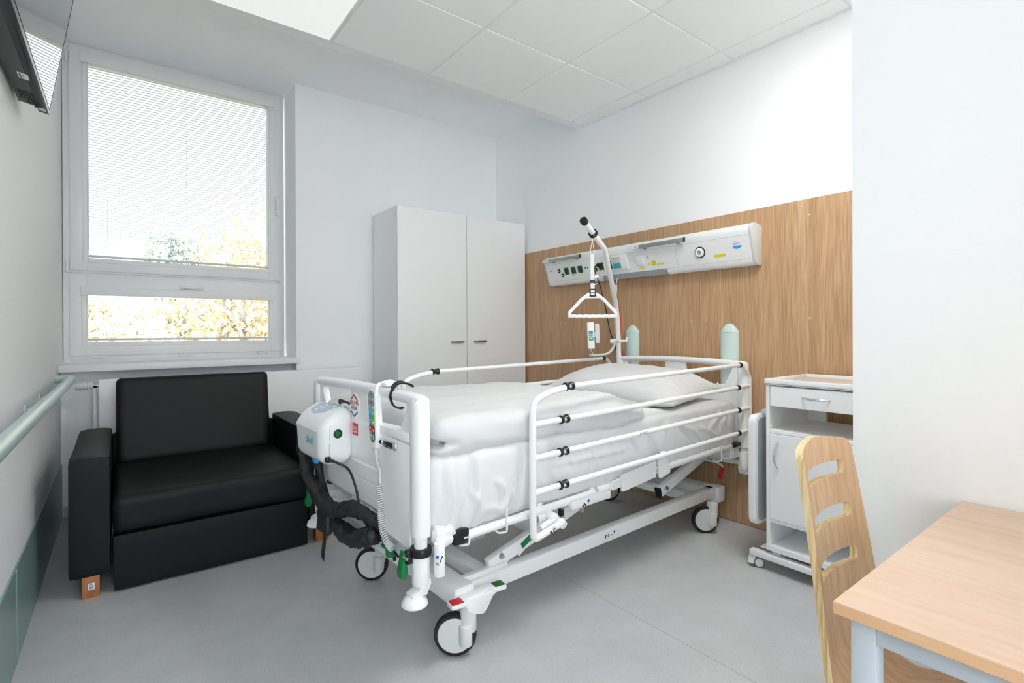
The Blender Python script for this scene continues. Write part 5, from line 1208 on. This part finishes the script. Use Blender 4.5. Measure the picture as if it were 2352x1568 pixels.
m = MB(); m.box(-0.004, 0.43, -0.004, 0.456, 0.866, 0.874, 0.002)
for q in ((-0.004, 0.010, -0.004, 0.456), (0.416, 0.43, -0.004, 0.456), (0.010, 0.416, -0.004, 0.010), (0.010, 0.416, 0.442, 0.456)): m.box(q[0], q[1], q[2], q[3], 0.866, 0.893, 0.004)
tp_ = obj('tray_top', m, 'white_pl', cab)
m = MB(); m.box(0.012, 0.414, 0.012, 0.440, 0.874, 0.878, 0.001); plabel(obj('tray_mat', m, 'beige', tp_), 'beige tray surface')
m = MB(); cb_(m, 0.0, 0.016, 0.012, 0.430, 0.769, 0.860); dr = obj('drawer', m, 'lam', cab, flat=True)
m = MB(); cb_(m, 0.0, 0.016, 0.019, 0.433, 0.250, 0.642); do = obj('door', m, 'lam', cab, flat=True)
def bow(a, b_, n_, h): 
    a, b_ = V(a), V(b_); return [a.lerp(b_, k/16)+V(n_)*h*math.sin(PI*k/16)**0.7 for k in range(17)]
m = MB(); m.tube(bow((0.0, 0.292, 0.822), (0.0, 0.176, 0.820), (-1, 0, -0.15), 0.022), lambda u: 0.004+0.002*math.sin(PI*u), 10); obj('handle', m, 'chrome', dr)
m = MB(); m.tube(bow((0.0, 0.394, 0.604), (0.0, 0.394, 0.486), (-1, 0.4, 0), 0.022), lambda u: 0.004+0.002*math.sin(PI*u), 10); obj('handle', m, 'chrome', do)
m = MB(); m.cyl((0.08, 0.25, 0.122), (0.08, 0.25, 0.1235), 0.009, seg=16); obj('cable_hole', m, 'steel', cab)
m = MB(); m.box(-0.004, 0.034, -0.07, 0.530, 0.052, 0.078, 0.003); m.box(0.385, 0.42, -0.07, 0.530, 0.052, 0.078, 0.003); m.box(0.034, 0.385, 0.40, 0.44, 0.06, 0.098, 0.002); m.box(0.034, 0.385, 0.01, 0.05, 0.06, 0.098, 0.002); m.box(0.06, 0.34, 0.452, 0.51, 0.076, 0.080, 0.001); obj('base_frame', m, 'lam', cab)
for x, y in ((0.015, 0.505), (0.405, 0.505), (0.015, -0.045), (0.405, -0.045)):
    m = MB(); m.cyl((x, y, 0.053), (x, y, 0.043), 0.010); m.prism([(-0.018, 0.048), (0.02, 0.050), (0.012, 0.028), (-0.006, 0.022)], 'xz', y-0.006, y+0.010, 0.002, mtx=Matrix.Translation((x, 0, 0))); m.prism([(-0.03, 0.018), (-0.02, 0.014), (0.0, 0.044), (0.012, 0.05), (-0.012, 0.05)], 'xz', y-0.002, y+0.03, 0.003, mtx=Matrix.Translation((x, 0, 0))); ca = obj('castor', m, 'grey_pl', cab)
    m = MB(); m.lathe([(0.019, -0.009), (0.023, -0.008), (0.024, 0), (0.023, 0.008), (0.019, 0.009)], (x-0.005, y-0.016, 0.024), (-0.8, -0.6, 0), 24); m.lathe([(0.019, -0.009), (0.023, -0.008), (0.024, 0), (0.023, 0.008), (0.019, 0.009)], (x+0.012, y+0.006, 0.024), (-0.8, -0.6, 0), 24); obj('tyre', m, 'tyre_grey', ca)
    m = MB(); m.lathe([(0.0192, 0.006), (0.018, 0.0102), (0, 0.011)], (x-0.005, y-0.016, 0.024), (-0.8, -0.6, 0), 24); obj('wheel_cover', m, 'castor', ca)
m = MB(); zc = [(-0.010, 0.712), (-0.010, 0.250), (0.0, 0.212), (0.040, 0.198), (0.38, 0.198), (0.40, 0.23), (0.40, 0.712)]
m.prism(rounded([(-0.018, 0.718), (-0.018, 0.200), (0.40, 0.200), (0.40, 0.718)], 0.045, 8), 'xz', 0.490, 0.526, 0.004); fl = obj('folding_tabletop', m, 'white_pl', cab)
m = MB(); m.prism(rounded([(0.004, 0.703), (0.004, 0.218), (0.385, 0.218), (0.385, 0.703)], 0.035, 8), 'xz', 0.4888, 0.4905); plabel(obj('tabletop_panel', m, 'lam_grey', fl), 'grey laminate face')
m = MB(); m.box(0.05, 0.09, 0.470, 0.500, 0.716, 0.742, 0.008); m.box(0.075, 0.095, 0.462, 0.486, 0.742, 0.795, 0.006); plabel(obj('hinge_block', m, 'teal_grey', fl), 'pale blue-grey hinge block')

# ------------------------------------------------------------------ table
tb = thing('table', 'beech-topped table with grey steel legs against the bright wall', 'table', (0.77, 0.292, 0))
m = MB(); m.box(0, 0.668, -1.3, 0, 0.7335, 0.7500, 0.0012, 1); top = obj('table_top', m, ['beech', 'beech_edge'], tb)
for p in top.data.polygons:
    if abs(p.normal.z) < 0.5: p.material_index = 1
for x in (0.028, 0.608):
    for y in (-0.042, -1.29):
        m = MB(); m.box(x, x+0.030, y, y+0.030, 0, 0.7295, 0.002); obj('leg', m, 'table_metal', tb)
m = MB(); m.box(0.0285, 0.0545, -1.262, -0.042, 0.699, 0.7300, 0.0015); m.box(0.609, 0.635, -1.262, -0.042, 0.699, 0.7300, 0.0015); m.box(0.0575, 0.608, -0.0410, -0.016, 0.699, 0.7300, 0.0015); m.box(0.0575, 0.608, -1.286, -1.262, 0.699, 0.7300, 0.0015); obj('apron', m, 'table_metal', tb)
m = MB(); m.box(0.03, 0.635, -1.28, -0.02, 0.7300, 0.7337); obj('underside', m, 'black_pl', tb, flat=True)

# ------------------------------------------------------------------ chair
chx = thing('chair', 'bent plywood chair with three slots in its back pushed under the table', 'chair', (1.239, 0.20, 0))
hw = 0.141
def prof(v):
    """seat front (v=0) -> bend -> top of back; returns (y, z, ny, nz) with n on the sitter's side"""
    S, Rb = 0.355, 0.075
    al = math.radians(84); arc = Rb*al
    if v < S:
        return (-0.205+v, 0.440-0.062*(v/S)**1.5, 0, 1, 0.0)
    y0, z0 = -0.205+S, 0.378
    if v < S+arc:
        a = (v-S)/Rb; return (y0+Rb*math.sin(a), z0+Rb*(1-math.cos(a)), -math.sin(a), math.cos(a), (v-S)/arc)
    t = v-S-arc; a = al; y1, z1 = y0+Rb*math.sin(a), z0+Rb*(1-math.cos(a))
    lean = 0.5*(t/0.42)**2*0.03
    return (y1+math.cos(a)*t+lean*0.6, z1+math.sin(a)*t, -math.sin(a), math.cos(a), 1.0)
Ltot = 0.355+0.075*math.radians(84)+0.427
def slot(v0, v1):
    h = 0.093; r_ = (v1-v0)/2
    return rounded([(-h, v0), (h, v0), (h, v1), (-h, v1)], r_*0.8, 5)
vt = Ltot
out = rounded([(-hw, 0.0), (hw, 0.0), (hw, vt-0.33), (hw-0.020, vt-0.004), (-0.01, vt+0.010), (-hw+0.008, vt-0.006), (-hw, vt-0.33)], 0.030, 6)
sl = [slot(vt-0.083, vt-0.051), slot(vt-0.178, vt-0.146), slot(vt-0.274, vt-0.242)]
m = MB(); holed_plate(m, out, sl, 'xy', -0.0074, 0.0074)
bm_ = m.bm
for k in range(1, 60): bmesh.ops.bisect_plane(bm_, geom=bm_.verts[:]+bm_.edges[:]+bm_.faces[:], plane_co=(0, vt*k/60, 0), plane_no=(0, 1, 0))
for k in range(1, 16): bmesh.ops.bisect_plane(bm_, geom=bm_.verts[:]+bm_.edges[:]+bm_.faces[:], plane_co=(-hw+2*hw*k/16, 0, 0), plane_no=(1, 0, 0))
bm_.normal_update()
for f_ in bm_.faces: f_.material_index = 1 if abs(f_.normal.z) < 0.5 else 0
for v in bm_.verts:
    u, vv, ww = v.co
    y, z, ny, nz, bk = prof(max(0, min(vt+0.02, vv)))
    cv = 0.030*bk*(1-(u/hw)**2)
    v.co = V((u, y+ny*ww+cv, z+nz*ww))
bmesh.ops.recalc_face_normals(bm_, faces=bm_.faces[:])
obj('shell', m, ['ply_face', 'ply_edge'], chx)
for sx in (-1, 1):
    for y, yb in ((-0.15, -0.19), (0.10, 0.16)):
        m = MB(); m.tube(fillet([(sx*0.10, y*0.6, 0.385), (sx*0.140, y, 0.375), (sx*0.165, yb, 0.0)], 0.03, 6), 0.011, 12); obj('leg', m, 'table_metal', chx)

# ------------------------------------------------------------------ light, world, camera
SKY_F, SKY_B, FLASH = 1.4, 7.5, 4.0
w_ = bpy.data.worlds.new('World'); scene.world = w_; w_.use_nodes = True
bg = w_.node_tree.nodes['Background']; bg.inputs['Color'].default_value = (0.965, 0.975, 1.0, 1); 
nt = w_.node_tree; tc = nt.nodes.new('ShaderNodeTexCoord'); sp = nt.nodes.new('ShaderNodeSeparateXYZ'); mr = nt.nodes.new('ShaderNodeMapRange')
nt.links.new(tc.outputs['Generated'], sp.inputs['Vector']); nt.links.new(sp.outputs['Y'], mr.inputs['Value'])     # overcast in front of the window, brightened behind to feed the added window
mr.inputs['From Min'].default_value = 0.2; mr.inputs['From Max'].default_value = -0.5; mr.inputs['To Min'].default_value = SKY_F; mr.inputs['To Max'].default_value = SKY_B
m2 = nt.nodes.new('ShaderNodeMapRange'); nt.links.new(sp.outputs['Z'], m2.inputs['Value'])       # overcast dome, brightest overhead
m2.inputs['From Min'].default_value = 0.42; m2.inputs['From Max'].default_value = 0.75; m2.inputs['To Min'].default_value = 0.0; m2.inputs['To Max'].default_value = 7.0
mm = nt.nodes.new('ShaderNodeMath'); mm.operation = 'MAXIMUM'; nt.links.new(mr.outputs['Result'], mm.inputs[0]); nt.links.new(m2.outputs['Result'], mm.inputs[1])
nt.links.new(mm.outputs[0], bg.inputs['Strength'])
ld = bpy.data.lights.new('flash', 'POINT'); ld.energy = FLASH; ld.shadow_soft_size = 0.06; ld.color = (1, 0.985, 0.97)
lo = bpy.data.objects.new('flash', ld); COL.objects.link(lo); lo.location = (-0.03, -0.14, 1.36)


cam = bpy.data.cameras.new('camera'); co = bpy.data.objects.new('camera', cam); COL.objects.link(co)
F_, CY = 1178.6, 761.5
yaw, pit, rol = math.radians(37.3336), math.radians(-0.104), math.radians(-0.2479)
fw = V((math.sin(yaw)*math.cos(pit), math.cos(yaw)*math.cos(pit), math.sin(pit))); r0 = V((math.cos(yaw), -math.sin(yaw), 0)); u0 = r0.cross(fw)
rr, uu = r0*math.cos(rol)+u0*math.sin(rol), -r0*math.sin(rol)+u0*math.cos(rol)
mw = Matrix((rr, uu, -fw)).transposed().to_4x4(); mw.translation = V((0, 0, 1.12)); co.matrix_world = mw
cam.sensor_width = 36; cam.lens = 36*F_/2352; cam.shift_y = (CY-784)/2352; cam.clip_start = 0.02
scene.camera = co
scene.view_settings.view_transform = 'Standard'; scene.view_settings.look = 'None'; scene.view_settings.gamma = 1; scene.view_settings.exposure = 0.2; scene.view_settings.use_curve_mapping = False
scene.cycles.use_denoising = True
scene.cycles.max_bounces = 18; scene.cycles.diffuse_bounces = 14; scene.cycles.transparent_max_bounces = 12; scene.cycles.sample_clamp_indirect = 8
